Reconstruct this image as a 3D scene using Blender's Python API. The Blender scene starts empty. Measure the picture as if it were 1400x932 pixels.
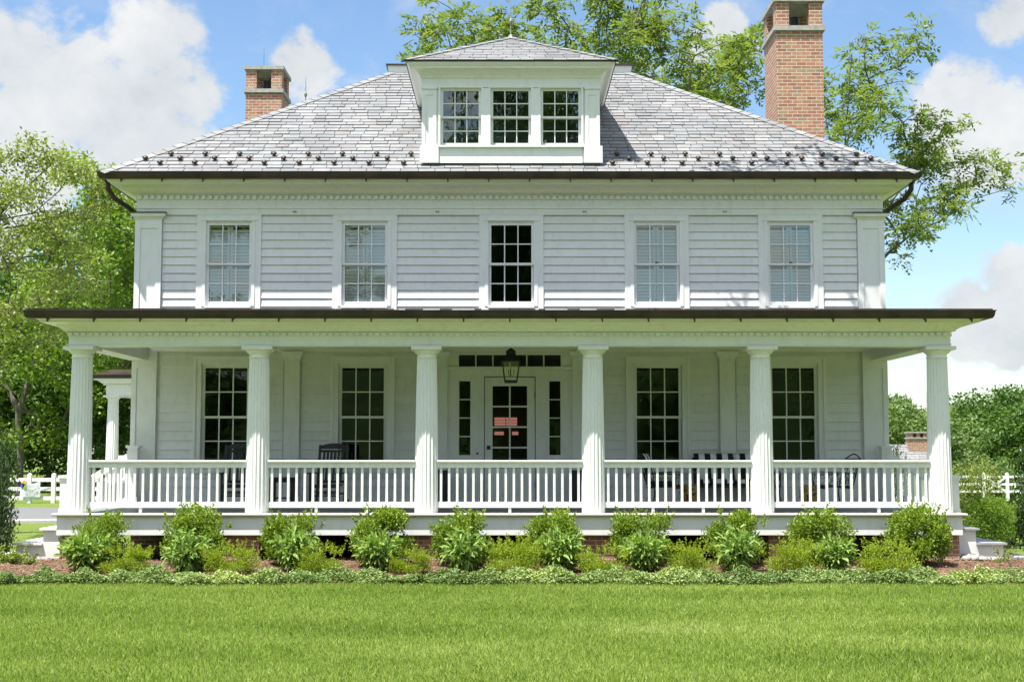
import bpy, math, random
import numpy as np
from mathutils import Vector

R = math.radians
rng = np.random.default_rng(7)
random.seed(7)
scene = bpy.context.scene
col = scene.collection

# ---------------------------------------------------------------- camera, sky, sun, exposure
CAM_Y, EYE, F, PITCH, YAW = -23.4, 2.05, 1800.0, R(4.73), R(-0.095)
cd = bpy.data.cameras.new('camera')
cd.sensor_width = 36.0
cd.lens = 36.0 * F / 1400.0
cd.clip_end = 2000
cam = bpy.data.objects.new('camera', cd)
cam.location = (0, CAM_Y, EYE)
cam.rotation_euler = (R(90) + PITCH, 0, YAW)
col.objects.link(cam)
scene.camera = cam


def ray(px, py):
    """direction of the view through a pixel of the 1400 x 932 photograph"""
    u, v = (px - 700) / F, (466 - py) / F
    cp, sp = math.cos(PITCH), math.sin(PITCH)
    x, y, z = u, cp - v * sp, sp + v * cp
    cy, sy = math.cos(YAW), math.sin(YAW)
    return Vector((x * cy - y * sy, x * sy + y * cy, z))


def at(px, py, Y):
    """the point of the plane y = Y seen through a pixel: used to plan where plants and far things stand"""
    d = ray(px, py)
    t = (Y - CAM_Y) / d.y
    return Vector((d.x * t, Y, EYE + d.z * t))


SUN = Vector((-0.27, -0.293, 1.0)).normalized()
ELEV = math.asin(SUN.z)
AZ = math.atan2(SUN.x, SUN.y)          # clockwise from +Y
sl = bpy.data.lights.new('sun', 'SUN')
sl.energy = 5.0
sl.angle = R(0.55)
sl.color = (1.0, 0.96, 0.88)
so = bpy.data.objects.new('sun', sl)
so.rotation_euler = SUN.to_track_quat('Z', 'Y').to_euler()
so.location = (-20, -30, 60)
col.objects.link(so)

scene.view_settings.view_transform = 'Standard'
scene.view_settings.look = 'None'
scene.view_settings.exposure = 1.02
scene.view_settings.gamma = 1.0
scene.cycles.max_bounces = 8
scene.cycles.diffuse_bounces = 4
scene.cycles.glossy_bounces = 3
scene.cycles.transparent_max_bounces = 12
scene.cycles.caustics_reflective = False
scene.cycles.caustics_refractive = False
scene.cycles.use_denoising = True

world = bpy.data.worlds.new('World')
scene.world = world
world.use_nodes = True
wn, wl = world.node_tree.nodes, world.node_tree.links
wn.clear()


def wnode(t, **kw):
    n = wn.new(t)
    for k, v in kw.items():
        setattr(n, k, v)
    return n


wout = wnode('ShaderNodeOutputWorld')
bg = wnode('ShaderNodeBackground')
bg.inputs['Strength'].default_value = 0.09
sky = wnode('ShaderNodeTexSky', sky_type='NISHITA')
sky.sun_disc = False
sky.sun_elevation = ELEV
sky.sun_rotation = AZ
sky.altitude = 100
sky.air_density = 1.1
sky.dust_density = 0.35
sky.ozone_density = 2.6
wtc = wnode('ShaderNodeTexCoord')
DIRV = wtc.outputs['Generated']


def wmath(op, a, b=None, c=None, clamp=False):
    n = wnode('ShaderNodeMath', operation=op)
    n.use_clamp = clamp
    for i, s in enumerate((a, b, c)):
        if s is None:
            continue
        if hasattr(s, 'links'):
            wl.new(s, n.inputs[i])
        else:
            n.inputs[i].default_value = s
    return n.outputs[0]


def wnoise(scale, detail, rough, dist=0.0, off=(0, 0, 0), sc=(1, 1, 1)):
    m = wnode('ShaderNodeMapping')
    m.inputs['Location'].default_value = off
    m.inputs['Scale'].default_value = sc
    wl.new(DIRV, m.inputs[0])
    n = wnode('ShaderNodeTexNoise')
    n.inputs['Scale'].default_value = scale
    n.inputs['Detail'].default_value = detail
    n.inputs['Roughness'].default_value = rough
    n.inputs['Distortion'].default_value = dist
    wl.new(m.outputs[0], n.inputs['Vector'])
    return n.outputs['Fac']


# cumulus banks: where they stand in the sky (directions), their angular size and density
banks = [(60, 150, 0.085, 1.0), (185, 190, 0.075, 1.0), (20, 260, 0.07, .9), (250, 130, 0.04, .9), (210, 60, 0.05, .75), (110, 60, .04, .35),
         (420, 100, 0.036, .85), (410, 60, .02, .7), (280, 250, .06, .7), (40, 20, .04, .45), (440, 5, .03, .4), (700, -60, .04, .5),
         (985, 35, 0.022, 1.0), (960, 60, .022, .9), (1010, 70, .02, .8),
         (1310, 150, 0.045, .9), (1370, 190, .05, .9), (1290, 110, .02, .7), (1330, 215, .04, .8), (1385, 20, .03, .75),
         (1390, 400, 0.04, 1.0), (1340, 435, .04, 1.0), (1395, 470, .04, .8), (1385, 490, .016, .9), (1275, 545, .012, .6),
         (-250, 150, .14, .9), (1700, 200, .14, .8), (-300, 500, .12, .6), (700, -600, .2, .7), (300, -900, .2, .7)]
acc = None
for (bx, by, r, w) in banks:
    d = ray(bx, by).normalized()
    vm = wnode('ShaderNodeVectorMath', operation='DISTANCE')
    wl.new(DIRV, vm.inputs[0])
    vm.inputs[1].default_value = d
    mr = wnode('ShaderNodeMapRange', interpolation_type='SMOOTHSTEP')
    wl.new(vm.outputs['Value'], mr.inputs['Value'])
    mr.inputs['From Min'].default_value = r * 1.45
    mr.inputs['From Max'].default_value = r * 0.15
    mr.inputs['To Min'].default_value = 0
    mr.inputs['To Max'].default_value = w
    acc = mr.outputs['Result'] if acc is None else wmath('MAXIMUM', acc, mr.outputs['Result'])
# the rest of the sky, behind the camera as well, has scattered cloud of its own
sepx = wnode('ShaderNodeSeparateXYZ')
wl.new(DIRV, sepx.inputs[0])
back = wmath('MULTIPLY', wmath('LESS_THAN', sepx.outputs['Y'], 0.45), 0.50)
acc = wmath('MAXIMUM', acc, back)
n1 = wnoise(19, 10, 0.62, 0.2, (3.1, 1.7, 0.4), (1, 1, 1.25))
n2 = wnoise(60, 6, 0.6, 0.2, (1, 4, 2))
nn = wmath('MULTIPLY_ADD', wmath('SUBTRACT', n1, 0.5), 2.1, wmath('MULTIPLY', wmath('SUBTRACT', n2, 0.5), 0.5))
dens = wmath('ADD', acc, wmath('MULTIPLY', nn, wmath('MULTIPLY_ADD', acc, 0.95, 0.22)))
mr = wnode('ShaderNodeMapRange', interpolation_type='SMOOTHSTEP')
wl.new(dens, mr.inputs['Value'])
mr.inputs['From Min'].default_value = 0.33
mr.inputs['From Max'].default_value = 0.70
cover = mr.outputs['Result']
wisp = wnoise(7, 7, 0.62, 0.6, (7, 2, 1), (1, 1, 2.2))
mrw = wnode('ShaderNodeMapRange', interpolation_type='SMOOTHSTEP')
wl.new(wisp, mrw.inputs['Value'])
mrw.inputs['From Min'].default_value = 0.46
mrw.inputs['From Max'].default_value = 0.78
mrw.inputs['To Max'].default_value = 0.5
cover = wmath('MAXIMUM', wmath('MULTIPLY', cover, 0.95), mrw.outputs['Result'])
shade = wnoise(11, 6, 0.55, 0.0, (0.3, 5, 2))
cr = wnode('ShaderNodeValToRGB')
cr.color_ramp.elements[0].position = 0.36
cr.color_ramp.elements[0].color = (3.6, 3.85, 4.05, 1)
cr.color_ramp.elements[1].position = 0.62
cr.color_ramp.elements[1].color = (5.1, 5.12, 5.1, 1)
wl.new(wmath('MULTIPLY_ADD', n1, 0.4, wmath('MULTIPLY', shade, 0.6)), cr.inputs[0])
mix = wnode('ShaderNodeMix', data_type='RGBA')
wl.new(cover, mix.inputs[0])
sdot = wnode('ShaderNodeVectorMath', operation='DOT_PRODUCT')
wl.new(DIRV, sdot.inputs[0])
sdot.inputs[1].default_value = SUN
glow = wnode('ShaderNodeMapRange', interpolation_type='SMOOTHSTEP')     # clouds near the sun brightened to fill the shaded front
wl.new(sdot.outputs['Value'], glow.inputs['Value'])
glow.inputs['From Min'].default_value = 0.40
glow.inputs['From Max'].default_value = 0.95
glow.inputs['To Min'].default_value = 1.0
glow.inputs['To Max'].default_value = 2.6
ccol = wnode('ShaderNodeVectorMath', operation='SCALE')
wl.new(cr.outputs[0], ccol.inputs[0])
wl.new(glow.outputs['Result'], ccol.inputs['Scale'])
hs = wnode('ShaderNodeHueSaturation')
hs.inputs['Saturation'].default_value = 1.06
hs.inputs['Value'].default_value = 1.08
wl.new(sky.outputs[0], hs.inputs['Color'])
wl.new(hs.outputs[0], mix.inputs[6])
wl.new(ccol.outputs[0], mix.inputs[7])
wl.new(mix.outputs[2], bg.inputs[0])
wl.new(bg.outputs[0], wout.inputs[0])

# ---------------------------------------------------------------- materials
M = {}


def material(name, base=(.8, .8, .8), rough=.5, build=None, spec=.5, metal=0.0):
    m = bpy.data.materials.new(name)
    m.use_nodes = True
    nt = m.node_tree
    p = nt.nodes['Principled BSDF']
    p.inputs['Base Color'].default_value = (*base, 1)
    p.inputs['Roughness'].default_value = rough
    p.inputs['Specular IOR Level'].default_value = spec
    p.inputs['Metallic'].default_value = metal
    if build:
        build(nt, p)
    M[name] = m
    return m


def N(nt, t, **kw):
    n = nt.nodes.new(t)
    for k, v in kw.items():
        setattr(n, k, v)
    return n


def noise(nt, scale, detail=4, rough=.55, coord='Object', sc=(1, 1, 1)):
    tc = N(nt, 'ShaderNodeTexCoord')
    mp = N(nt, 'ShaderNodeMapping')
    mp.inputs['Scale'].default_value = sc
    nt.links.new(tc.outputs[coord], mp.inputs[0])
    n = N(nt, 'ShaderNodeTexNoise')
    n.inputs['Scale'].default_value = scale
    n.inputs['Detail'].default_value = detail
    n.inputs['Roughness'].default_value = rough
    nt.links.new(mp.outputs[0], n.inputs['Vector'])
    return n.outputs['Fac']


def ramp(nt, fac, stops):
    r = N(nt, 'ShaderNodeValToRGB')
    el = r.color_ramp.elements
    while len(el) < len(stops):
        el.new(.5)
    for e, (p, c) in zip(el, stops):
        e.position = p
        e.color = (*c, 1)
    nt.links.new(fac, r.inputs[0])
    return r.outputs[0]


def mixc(nt, fac, a, b, blend='MIX'):
    n = N(nt, 'ShaderNodeMix', data_type='RGBA', blend_type=blend)
    for i, s in ((0, fac), (6, a), (7, b)):
        if hasattr(s, 'links'):
            nt.links.new(s, n.inputs[i])
        else:
            n.inputs[i].default_value = s if i == 0 else (*s, 1)
    return n.outputs[2]


def bump(nt, p, h, strength=.3, dist=.01):
    b = N(nt, 'ShaderNodeBump')
    b.inputs['Strength'].default_value = strength
    b.inputs['Distance'].default_value = dist
    nt.links.new(h, b.inputs['Height'])
    nt.links.new(b.outputs[0], p.inputs['Normal'])


def attr(nt, name='rnd'):
    a = N(nt, 'ShaderNodeAttribute', attribute_name=name)
    return a.outputs['Fac']


def paint(c0, c1, bs=.12):
    def f(nt, p):
        a = noise(nt, 1.3, 5, .6)
        b = noise(nt, 9, 5, .65, sc=(1, 1, .35))
        c = ramp(nt, a, [(.3, c0), (.7, c1)])
        d = ramp(nt, b, [(.28, (.90, .895, .87)), (.5, (1, 1, 1))])
        nt.links.new(mixc(nt, 1.0, c, d, 'MULTIPLY'), p.inputs['Base Color'])
        bump(nt, p, noise(nt, 45, 3, .6, sc=(.15, .15, 1)), bs, .004)
    return f


material('white_paint', rough=.5, build=paint((.74, .745, .74), (.80, .80, .79)))
def _siding(nt, p):
    paint((.745, .75, .745), (.80, .80, .79))(nt, p)
    src = p.inputs['Base Color'].links[0].from_socket
    tone = ramp(nt, attr(nt), [(0, (.935, .935, .93)), (1, (1, 1, 1))])
    nt.links.new(mixc(nt, 1.0, src, tone, 'MULTIPLY'), p.inputs['Base Color'])


material('siding_paint', rough=.5, build=_siding)
material('trim_paint', rough=.42, build=paint((.77, .775, .77), (.82, .82, .81), .05))
material('ceiling_paint', rough=.6, build=paint((.62, .65, .63), (.67, .70, .68)))
material('floor_paint', (.22, .23, .235), .5)
material('tread_paint', (.30, .315, .34), .55, build=lambda nt, p: nt.links.new(
    ramp(nt, noise(nt, 5), [(.3, (.26, .275, .30)), (.7, (.36, .37, .39))]), p.inputs['Base Color']))
material('nosing', (.55, .50, .42), .6)
material('bronze', (.045, .033, .028), .42, metal=.35, build=lambda nt, p: nt.links.new(
    ramp(nt, noise(nt, 2.5, 6), [(.3, (.030, .022, .019)), (.7, (.075, .052, .042))]), p.inputs['Base Color']))
material('lead_metal', (.20, .22, .22), .5, metal=.4)
material('black_iron', (.012, .012, .013), .4)
material('black_wood', (.014, .014, .016), .45)
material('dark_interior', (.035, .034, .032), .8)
material('brass', (.25, .17, .06), .35, metal=.8)
material('stone_cap', (.33, .34, .31), .8, build=lambda nt, p: nt.links.new(
    ramp(nt, noise(nt, 9, 6), [(.3, (.24, .25, .22)), (.7, (.40, .40, .37))]), p.inputs['Base Color']))
material('shutter_paint', (.84, .85, .83), .5)
material('white_cushion', (.72, .72, .70), .9)
material('candle', (.75, .70, .55), .6)


def _bricks(nt, p):
    tc = N(nt, 'ShaderNodeTexCoord')
    b = N(nt, 'ShaderNodeTexBrick')
    b.offset = .5
    b.inputs['Scale'].default_value = 1
    b.inputs['Mortar Size'].default_value = .010
    b.inputs['Mortar Smooth'].default_value = .3
    b.inputs['Brick Width'].default_value = .215
    b.inputs['Row Height'].default_value = .079
    b.inputs['Bias'].default_value = -.1
    b.inputs['Color1'].default_value = (.36, .165, .115, 1)
    b.inputs['Color2'].default_value = (.25, .112, .08, 1)
    b.inputs['Mortar'].default_value = (.42, .385, .34, 1)
    nt.links.new(tc.outputs['UV'], b.inputs['Vector'])
    sp = N(nt, 'ShaderNodeSeparateXYZ')
    nt.links.new(tc.outputs['UV'], sp.inputs[0])

    def mth(op, x, y=None):
        n = N(nt, 'ShaderNodeMath', operation=op)
        for i, q in enumerate((x, y)):
            if q is None: continue
            if hasattr(q, 'links'): nt.links.new(q, n.inputs[i])
            else: n.inputs[i].default_value = q
        return n.outputs[0]
    row = mth('FLOOR', mth('DIVIDE', sp.outputs['Y'], .079))
    odd = mth('SUBTRACT', row, mth('MULTIPLY', mth('FLOOR', mth('DIVIDE', row, 2.0)), 2.0))
    brk = mth('FLOOR', mth('DIVIDE', mth('ADD', sp.outputs['X'], mth('MULTIPLY', mth('SUBTRACT', 1.0, odd), .1075)), .215))
    cx = N(nt, 'ShaderNodeCombineXYZ')
    nt.links.new(row, cx.inputs[0])
    nt.links.new(brk, cx.inputs[1])
    wn_ = N(nt, 'ShaderNodeTexWhiteNoise', noise_dimensions='2D')
    nt.links.new(cx.outputs[0], wn_.inputs['Vector'])
    bc = ramp(nt, wn_.outputs['Value'], [(0, (.40, .195, .115)), (.22, (.31, .125, .085)), (.42, (.37, .165, .10)), (.6, (.43, .22, .13)), (.78, (.27, .115, .078)), (.9, (.33, .235, .145)), (1, (.24, .15, .105))])
    bc = mixc(nt, b.outputs['Fac'], bc, (.50, .46, .39))
    v = ramp(nt, noise(nt, 9, 8, .7), [(.3, (.78, .77, .76)), (.7, (1.18, 1.14, 1.1))])
    nt.links.new(mixc(nt, 1.0, bc, v, 'MULTIPLY'), p.inputs['Base Color'])
    inv = N(nt, 'ShaderNodeMath', operation='SUBTRACT')
    inv.inputs[0].default_value = 1
    nt.links.new(b.outputs['Fac'], inv.inputs[1])
    bump(nt, p, inv.outputs[0], .7, .012)


material('brick', rough=.85, build=_bricks)


def _slate(nt, p):
    c = ramp(nt, attr(nt), [(0, (.215, .203, .208)), (.18, (.24, .245, .258)), (.36, (.20, .208, .222)), (.52, (.272, .265, .27)),
                            (.66, (.232, .245, .25)), (.8, (.295, .29, .292)), (.92, (.19, .19, .198)), (1, (.245, .226, .228))])
    v = ramp(nt, noise(nt, 6, 6, .65), [(.3, (.82, .82, .82)), (.7, (1.1, 1.1, 1.1))])
    w = ramp(nt, noise(nt, .9, 6, .6, sc=(1, .5, .5)), [(.3, (.78, .78, .77)), (.7, (.99, .99, .99))])
    nt.links.new(mixc(nt, 1.0, mixc(nt, 1.0, c, v, 'MULTIPLY'), w, 'MULTIPLY'), p.inputs['Base Color'])
    bump(nt, p, noise(nt, 30, 4), .35, .01)


material('slate', rough=.62, build=_slate)


def leafmat(name, stops, trans=.35, rough=.5, spec=.35, tint=(1.25, 1.2, .6)):
    def f(nt, p):
        c = ramp(nt, attr(nt), stops)
        nt.links.new(c, p.inputs['Base Color'])
        t = N(nt, 'ShaderNodeBsdfTranslucent')
        nt.links.new(mixc(nt, 1.0, c, tint, 'MULTIPLY'), t.inputs['Color'])
        ms = N(nt, 'ShaderNodeMixShader')
        ms.inputs[0].default_value = trans
        nt.links.new(p.outputs[0], ms.inputs[1])
        nt.links.new(t.outputs[0], ms.inputs[2])
        nt.links.new(ms.outputs[0], nt.nodes['Material Output'].inputs['Surface'])
    return material(name, rough=rough, spec=spec, build=f)


leafmat('leaf_walnut', [(0, (.10, .165, .035)), (.5, (.165, .245, .055)), (.85, (.25, .33, .085)), (1, (.25, .26, .10))], .42)
leafmat('leaf_dogwood', [(0, (.14, .20, .04)), (.45, (.22, .29, .06)), (.85, (.32, .38, .11)), (1, (.38, .37, .17))], .35)
leafmat('leaf_maple', [(0, (.095, .18, .022)), (.5, (.155, .26, .03)), (1, (.24, .35, .045))], .38)
leafmat('leaf_oak', [(0, (.04, .095, .014)), (.5, (.07, .145, .02)), (1, (.12, .21, .032))], .32)
leafmat('leaf_far', [(0, (.07, .13, .035)), (.5, (.115, .19, .045)), (1, (.18, .26, .06))], .3)
leafmat('leaf_box', [(0, (.085, .15, .016)), (.5, (.175, .28, .027)), (1, (.33, .43, .055))], .35, .4)
leafmat('leaf_peony', [(0, (.12, .22, .045)), (.5, (.24, .37, .09)), (1, (.37, .50, .16))], .3, .48, .25)
leafmat('leaf_spirea', [(0, (.15, .23, .016)), (.5, (.26, .36, .027)), (1, (.40, .47, .05))], .38)
leafmat('leaf_vinca', [(0, (.10, .17, .045)), (.5, (.20, .29, .085)), (.85, (.32, .42, .16)), (1, (.42, .48, .12))], .25, .42, .35)
leafmat('leaf_holly', [(0, (.025, .062, .015)), (.6, (.05, .105, .022)), (1, (.10, .17, .035))], .12, .28, .7)
leafmat('grass_blade', [(0, (.155, .25, .035)), (.4, (.245, .36, .058)), (.8, (.36, .465, .105)), (1, (.58, .62, .30))], .35, .5, .3, (1.15, 1.15, .7))


def _bark(nt, p):
    n = noise(nt, 6, 7, .65, sc=(1, 1, .25))
    nt.links.new(ramp(nt, n, [(.3, (.07, .058, .048)), (.55, (.14, .122, .10)), (.75, (.22, .20, .17))]), p.inputs['Base Color'])
    bump(nt, p, n, .8, .03)


material('bark', rough=.9, build=_bark)


def _ground(nt, p):
    a = noise(nt, .35, 6, .6)
    b = noise(nt, 40, 4, .7)
    c = ramp(nt, a, [(.3, (.12, .18, .03)), (.7, (.175, .235, .05))])
    d = ramp(nt, b, [(.3, (.6, .6, .6)), (.7, (1.3, 1.3, 1.2))])
    nt.links.new(mixc(nt, 1.0, c, d, 'MULTIPLY'), p.inputs['Base Color'])
    bump(nt, p, b, .8, .05)


material('turf', rough=.9, build=_ground, spec=.2)


def _mulch(nt, p):
    b = noise(nt, 38, 6, .75)
    nt.links.new(ramp(nt, b, [(.28, (.06, .035, .022)), (.5, (.18, .11, .07)), (.75, (.31, .21, .14))]), p.inputs['Base Color'])
    bump(nt, p, b, 1.0, .03)


material('mulch', rough=.95, build=_mulch, spec=.15)
material('mulch_chip', rough=.9, spec=.2, build=lambda nt, p: nt.links.new(
    ramp(nt, attr(nt), [(0, (.06, .036, .024)), (.5, (.19, .12, .08)), (1, (.38, .27, .19))]), p.inputs['Base Color']))
material('asphalt', rough=.9, build=lambda nt, p: nt.links.new(
    ramp(nt, noise(nt, 25, 6, .7), [(.3, (.11, .11, .115)), (.7, (.19, .19, .195))]), p.inputs['Base Color']))
material('concrete', rough=.85, build=lambda nt, p: nt.links.new(
    ramp(nt, noise(nt, 12, 6, .7), [(.3, (.38, .36, .31)), (.7, (.5, .48, .42))]), p.inputs['Base Color']))
material('rock', rough=.85, build=lambda nt, p: (nt.links.new(
    ramp(nt, noise(nt, 7, 6, .65), [(.3, (.26, .245, .22)), (.7, (.46, .44, .40))]), p.inputs['Base Color']),
    bump(nt, p, noise(nt, 14, 6), .6, .03)))


def glass(name, refl, tint):
    m = bpy.data.materials.new(name)
    m.use_nodes = True
    nt = m.node_tree
    nt.nodes.remove(nt.nodes['Principled BSDF'])
    g = N(nt, 'ShaderNodeBsdfGlossy')
    g.inputs['Roughness'].default_value = .0
    g.inputs['Color'].default_value = (.90, .96, .89, 1)
    t = N(nt, 'ShaderNodeBsdfTransparent')
    t.inputs['Color'].default_value = (*tint, 1)
    b = N(nt, 'ShaderNodeBump')                        # old rolled panes: the reflections swim a little
    b.inputs['Strength'].default_value = .05
    b.inputs['Distance'].default_value = .01
    nt.links.new(noise(nt, 3, 1, .4), b.inputs['Height'])
    nt.links.new(b.outputs[0], g.inputs['Normal'])
    f = N(nt, 'ShaderNodeFresnel')
    f.inputs['IOR'].default_value = 1.5
    a = N(nt, 'ShaderNodeMath', operation='ADD')
    a.inputs[1].default_value = refl
    nt.links.new(f.outputs[0], a.inputs[0])
    ms = N(nt, 'ShaderNodeMixShader')
    nt.links.new(a.outputs[0], ms.inputs[0])
    nt.links.new(t.outputs[0], ms.inputs[1])
    nt.links.new(g.outputs[0], ms.inputs[2])
    nt.links.new(ms.outputs[0], nt.nodes['Material Output'].inputs['Surface'])
    M[name] = m


glass('window_glass', .025, (.85, .90, .88))
glass('coated_glass', .13, (.97, .985, .975))
glass('lantern_glass', .02, (.9, .93, .88))


def _stripe(nt, p):
    tc = N(nt, 'ShaderNodeTexCoord')
    s = N(nt, 'ShaderNodeSeparateXYZ')
    nt.links.new(tc.outputs['Object'], s.inputs[0])
    m = N(nt, 'ShaderNodeMath', operation='MULTIPLY')
    m.inputs[1].default_value = 1 / .235
    nt.links.new(s.outputs['X'], m.inputs[0])
    f = N(nt, 'ShaderNodeMath', operation='FRACT')
    nt.links.new(m.outputs[0], f.inputs[0])
    g = N(nt, 'ShaderNodeMath', operation='GREATER_THAN')
    g.inputs[1].default_value = .5
    nt.links.new(f.outputs[0], g.inputs[0])
    nt.links.new(mixc(nt, g.outputs[0], (.75, .75, .73), (.012, .012, .014)), p.inputs['Base Color'])


material('stripe_fabric', rough=.9, build=_stripe)
material('pot_gold', rough=.5, build=lambda nt, p: nt.links.new(
    ramp(nt, noise(nt, 14, 4, .6), [(.42, (.03, .022, .012)), (.56, (.42, .27, .05))]), p.inputs['Base Color']))


# ---------------------------------------------------------------- mesh helpers
class MB:
    """collects shapes and links them as one mesh object"""

    def __init__(self):
        self.v, self.f, self.rnd = [], [], []

    def add(self, vs, fs, r=None):
        o = len(self.v)
        self.v += [tuple(p) for p in vs]
        self.f += [tuple(i + o for i in f) for f in fs]
        if r is not None:
            self.rnd += [r] * len(fs)

    def box(self, x0, x1, y0, y1, z0, z1, r=None):
        if x0 > x1: x0, x1 = x1, x0
        if y0 > y1: y0, y1 = y1, y0
        if z0 > z1: z0, z1 = z1, z0
        self.add([(x0, y0, z0), (x1, y0, z0), (x1, y1, z0), (x0, y1, z0), (x0, y0, z1), (x1, y0, z1), (x1, y1, z1), (x0, y1, z1)],
                 [(0, 3, 2, 1), (4, 5, 6, 7), (0, 1, 5, 4), (1, 2, 6, 5), (2, 3, 7, 6), (3, 0, 4, 7)], r)
        return self

    def bar(self, a, b, w, h, up=(0, 0, 1)):
        """a straight bar of width w and height h between two points"""
        a, b = Vector(a), Vector(b)
        d = (b - a).normalized()
        s = d.cross(Vector(up))
        if s.length < 1e-4:
            s = d.cross(Vector((0, 1, 0)))
        s.normalize()
        u = s.cross(d)
        s, u = s * w / 2, u * h / 2
        vs = [p + q for p in (a, b) for q in (-s - u, s - u, s + u, -s + u)]
        self.add(vs, [(0, 3, 2, 1), (4, 5, 6, 7), (0, 1, 5, 4), (1, 2, 6, 5), (2, 3, 7, 6), (3, 0, 4, 7)])
        return self

    def tube(self, pts, rad, n=8, caps=True):
        pts = [Vector(p) for p in pts]
        if not hasattr(rad, '__len__'):
            rad = [rad] * len(pts)
        vs, fs = [], []
        ref = Vector((.123, .456, .88)).normalized()
        for i, p in enumerate(pts):
            d = (pts[min(i + 1, len(pts) - 1)] - pts[max(i - 1, 0)])
            d.normalize()
            s = d.cross(ref)
            if s.length < .05:
                s = d.cross(Vector((1, 0, 0)))
            s.normalize()
            u = s.cross(d)
            for k in range(n):
                a = 2 * math.pi * k / n
                vs.append(p + (s * math.cos(a) + u * math.sin(a)) * rad[i])
        for i in range(len(pts) - 1):
            for k in range(n):
                j = (k + 1) % n
                fs.append((i * n + k, i * n + j, (i + 1) * n + j, (i + 1) * n + k))
        if caps:
            fs.append(tuple(range(n - 1, -1, -1)))
            fs.append(tuple(range((len(pts) - 1) * n, len(pts) * n)))
        self.add(vs, fs)
        return self

    def lathe(self, prof, n=24, c=(0, 0, 0), flute=0, depth=0.0):
        """prof: (radius, z) from bottom to top"""
        vs, fs = [], []
        for (r, z) in prof:
            for k in range(n):
                a = 2 * math.pi * k / n
                rr = r
                if flute:
                    ph = (k * flute / n) % 1.0
                    rr = r - depth * math.sin(math.pi * ph) ** .7
                vs.append((c[0] + rr * math.cos(a), c[1] + rr * math.sin(a), c[2] + z))
        m = len(prof)
        for i in range(m - 1):
            for k in range(n):
                j = (k + 1) % n
                fs.append((i * n + k, i * n + j, (i + 1) * n + j, (i + 1) * n + k))
        fs.append(tuple(range(n - 1, -1, -1)))
        fs.append(tuple(range((m - 1) * n, m * n)))
        self.add(vs, fs)
        return self

    def sweep(self, path, prof, closed=False):
        """a closed profile of (outward offset, z) run along a plan path, mitred at its corners"""
        n, k = len(path), len(prof)
        vs, fs = [], []
        P = [Vector((p[0], p[1])) for p in path]

        def nrm(a, b):
            d = (b - a).normalized()
            return Vector((d.y, -d.x))
        for i in range(n):
            if closed:
                n1, n2 = nrm(P[i - 1], P[i]), nrm(P[i], P[(i + 1) % n])
            else:
                n1 = nrm(P[max(i - 1, 0)], P[max(i, 1)])
                n2 = nrm(P[min(i, n - 2)], P[min(i + 1, n - 1)])
            m = (n1 + n2) / (1 + n1.dot(n2))
            for (o, z) in prof:
                vs.append((P[i].x + m.x * o, P[i].y + m.y * o, z))
        for i in range(n if closed else n - 1):
            j = (i + 1) % n
            for a in range(k):
                b = (a + 1) % k
                fs.append((i * k + a, j * k + a, j * k + b, i * k + b))
        if not closed:
            fs.append(tuple(range(k)))
            fs.append(tuple(range((n - 1) * k + k - 1, (n - 1) * k - 1, -1)))
        self.add(vs, fs)
        return self

    def mesh(self, name, mat, smooth=False, off=(0, 0, 0)):
        me = bpy.data.meshes.new(name)
        v = np.array(self.v, dtype=float).reshape(-1, 3) - np.array(off)
        me.from_pydata(v.tolist(), [], self.f)
        uv_by_normal(me)
        if self.rnd:
            a = me.attributes.new('rnd', 'FLOAT', 'FACE')
            a.data.foreach_set('value', np.array(self.rnd, dtype=np.float32))
        if smooth:
            me.polygons.foreach_set('use_smooth', [True] * len(me.polygons))
        me.materials.append(M[mat])
        return me

    def build(self, name, mat, parent=None, smooth=False):
        off = wloc(parent) if parent is not None else (0, 0, 0)
        return link(name, self.mesh(name, mat, smooth, off), parent)


def uv_by_normal(me):
    nl = len(me.loops)
    if not nl:
        return
    uvl = me.uv_layers.new(name='uv')
    vi = np.empty(nl, dtype=np.int32)
    me.loops.foreach_get('vertex_index', vi)
    co = np.empty(len(me.vertices) * 3)
    me.vertices.foreach_get('co', co)
    co = co.reshape(-1, 3)[vi]
    nf = len(me.polygons)
    nr = np.empty(nf * 3)
    me.polygons.foreach_get('normal', nr)
    tot = np.empty(nf, dtype=np.int32)
    me.polygons.foreach_get('loop_total', tot)
    ax = np.repeat(np.abs(nr.reshape(-1, 3)).argmax(1), tot)
    uv = np.where((ax == 0)[:, None], co[:, [1, 2]], np.where((ax == 1)[:, None], co[:, [0, 2]], co[:, [0, 1]]))
    uvl.data.foreach_set('uv', uv.astype(np.float32).ravel())


def wloc(o):
    v = Vector((0, 0, 0))
    while o is not None:
        v += o.location
        o = o.parent
    return v


def link(name, me, parent=None, loc=(0, 0, 0)):
    o = bpy.data.objects.new(name, me)
    col.objects.link(o)
    if parent is not None:
        o.parent = parent
    o.location = loc
    return o


def thing(name, label, cat, loc=(0, 0, 0), rz=0, group=None):
    o = bpy.data.objects.new(name, None)
    o.empty_display_size = .3
    o.location = loc
    o.rotation_euler = (0, 0, rz)
    col.objects.link(o)
    return tag(o, label, cat, group)


def tag(o, label=None, cat=None, group=None, kind=None):
    if label: o['label'] = label
    if cat: o['category'] = cat
    if group: o['group'] = group
    if kind: o['kind'] = kind
    return o


def copy_tree(o, parent=None):
    c = o.copy()
    col.objects.link(c)
    if parent is not None:
        c.parent = parent
    for ch in list(o.children):
        copy_tree(ch, c)
    return c


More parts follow.
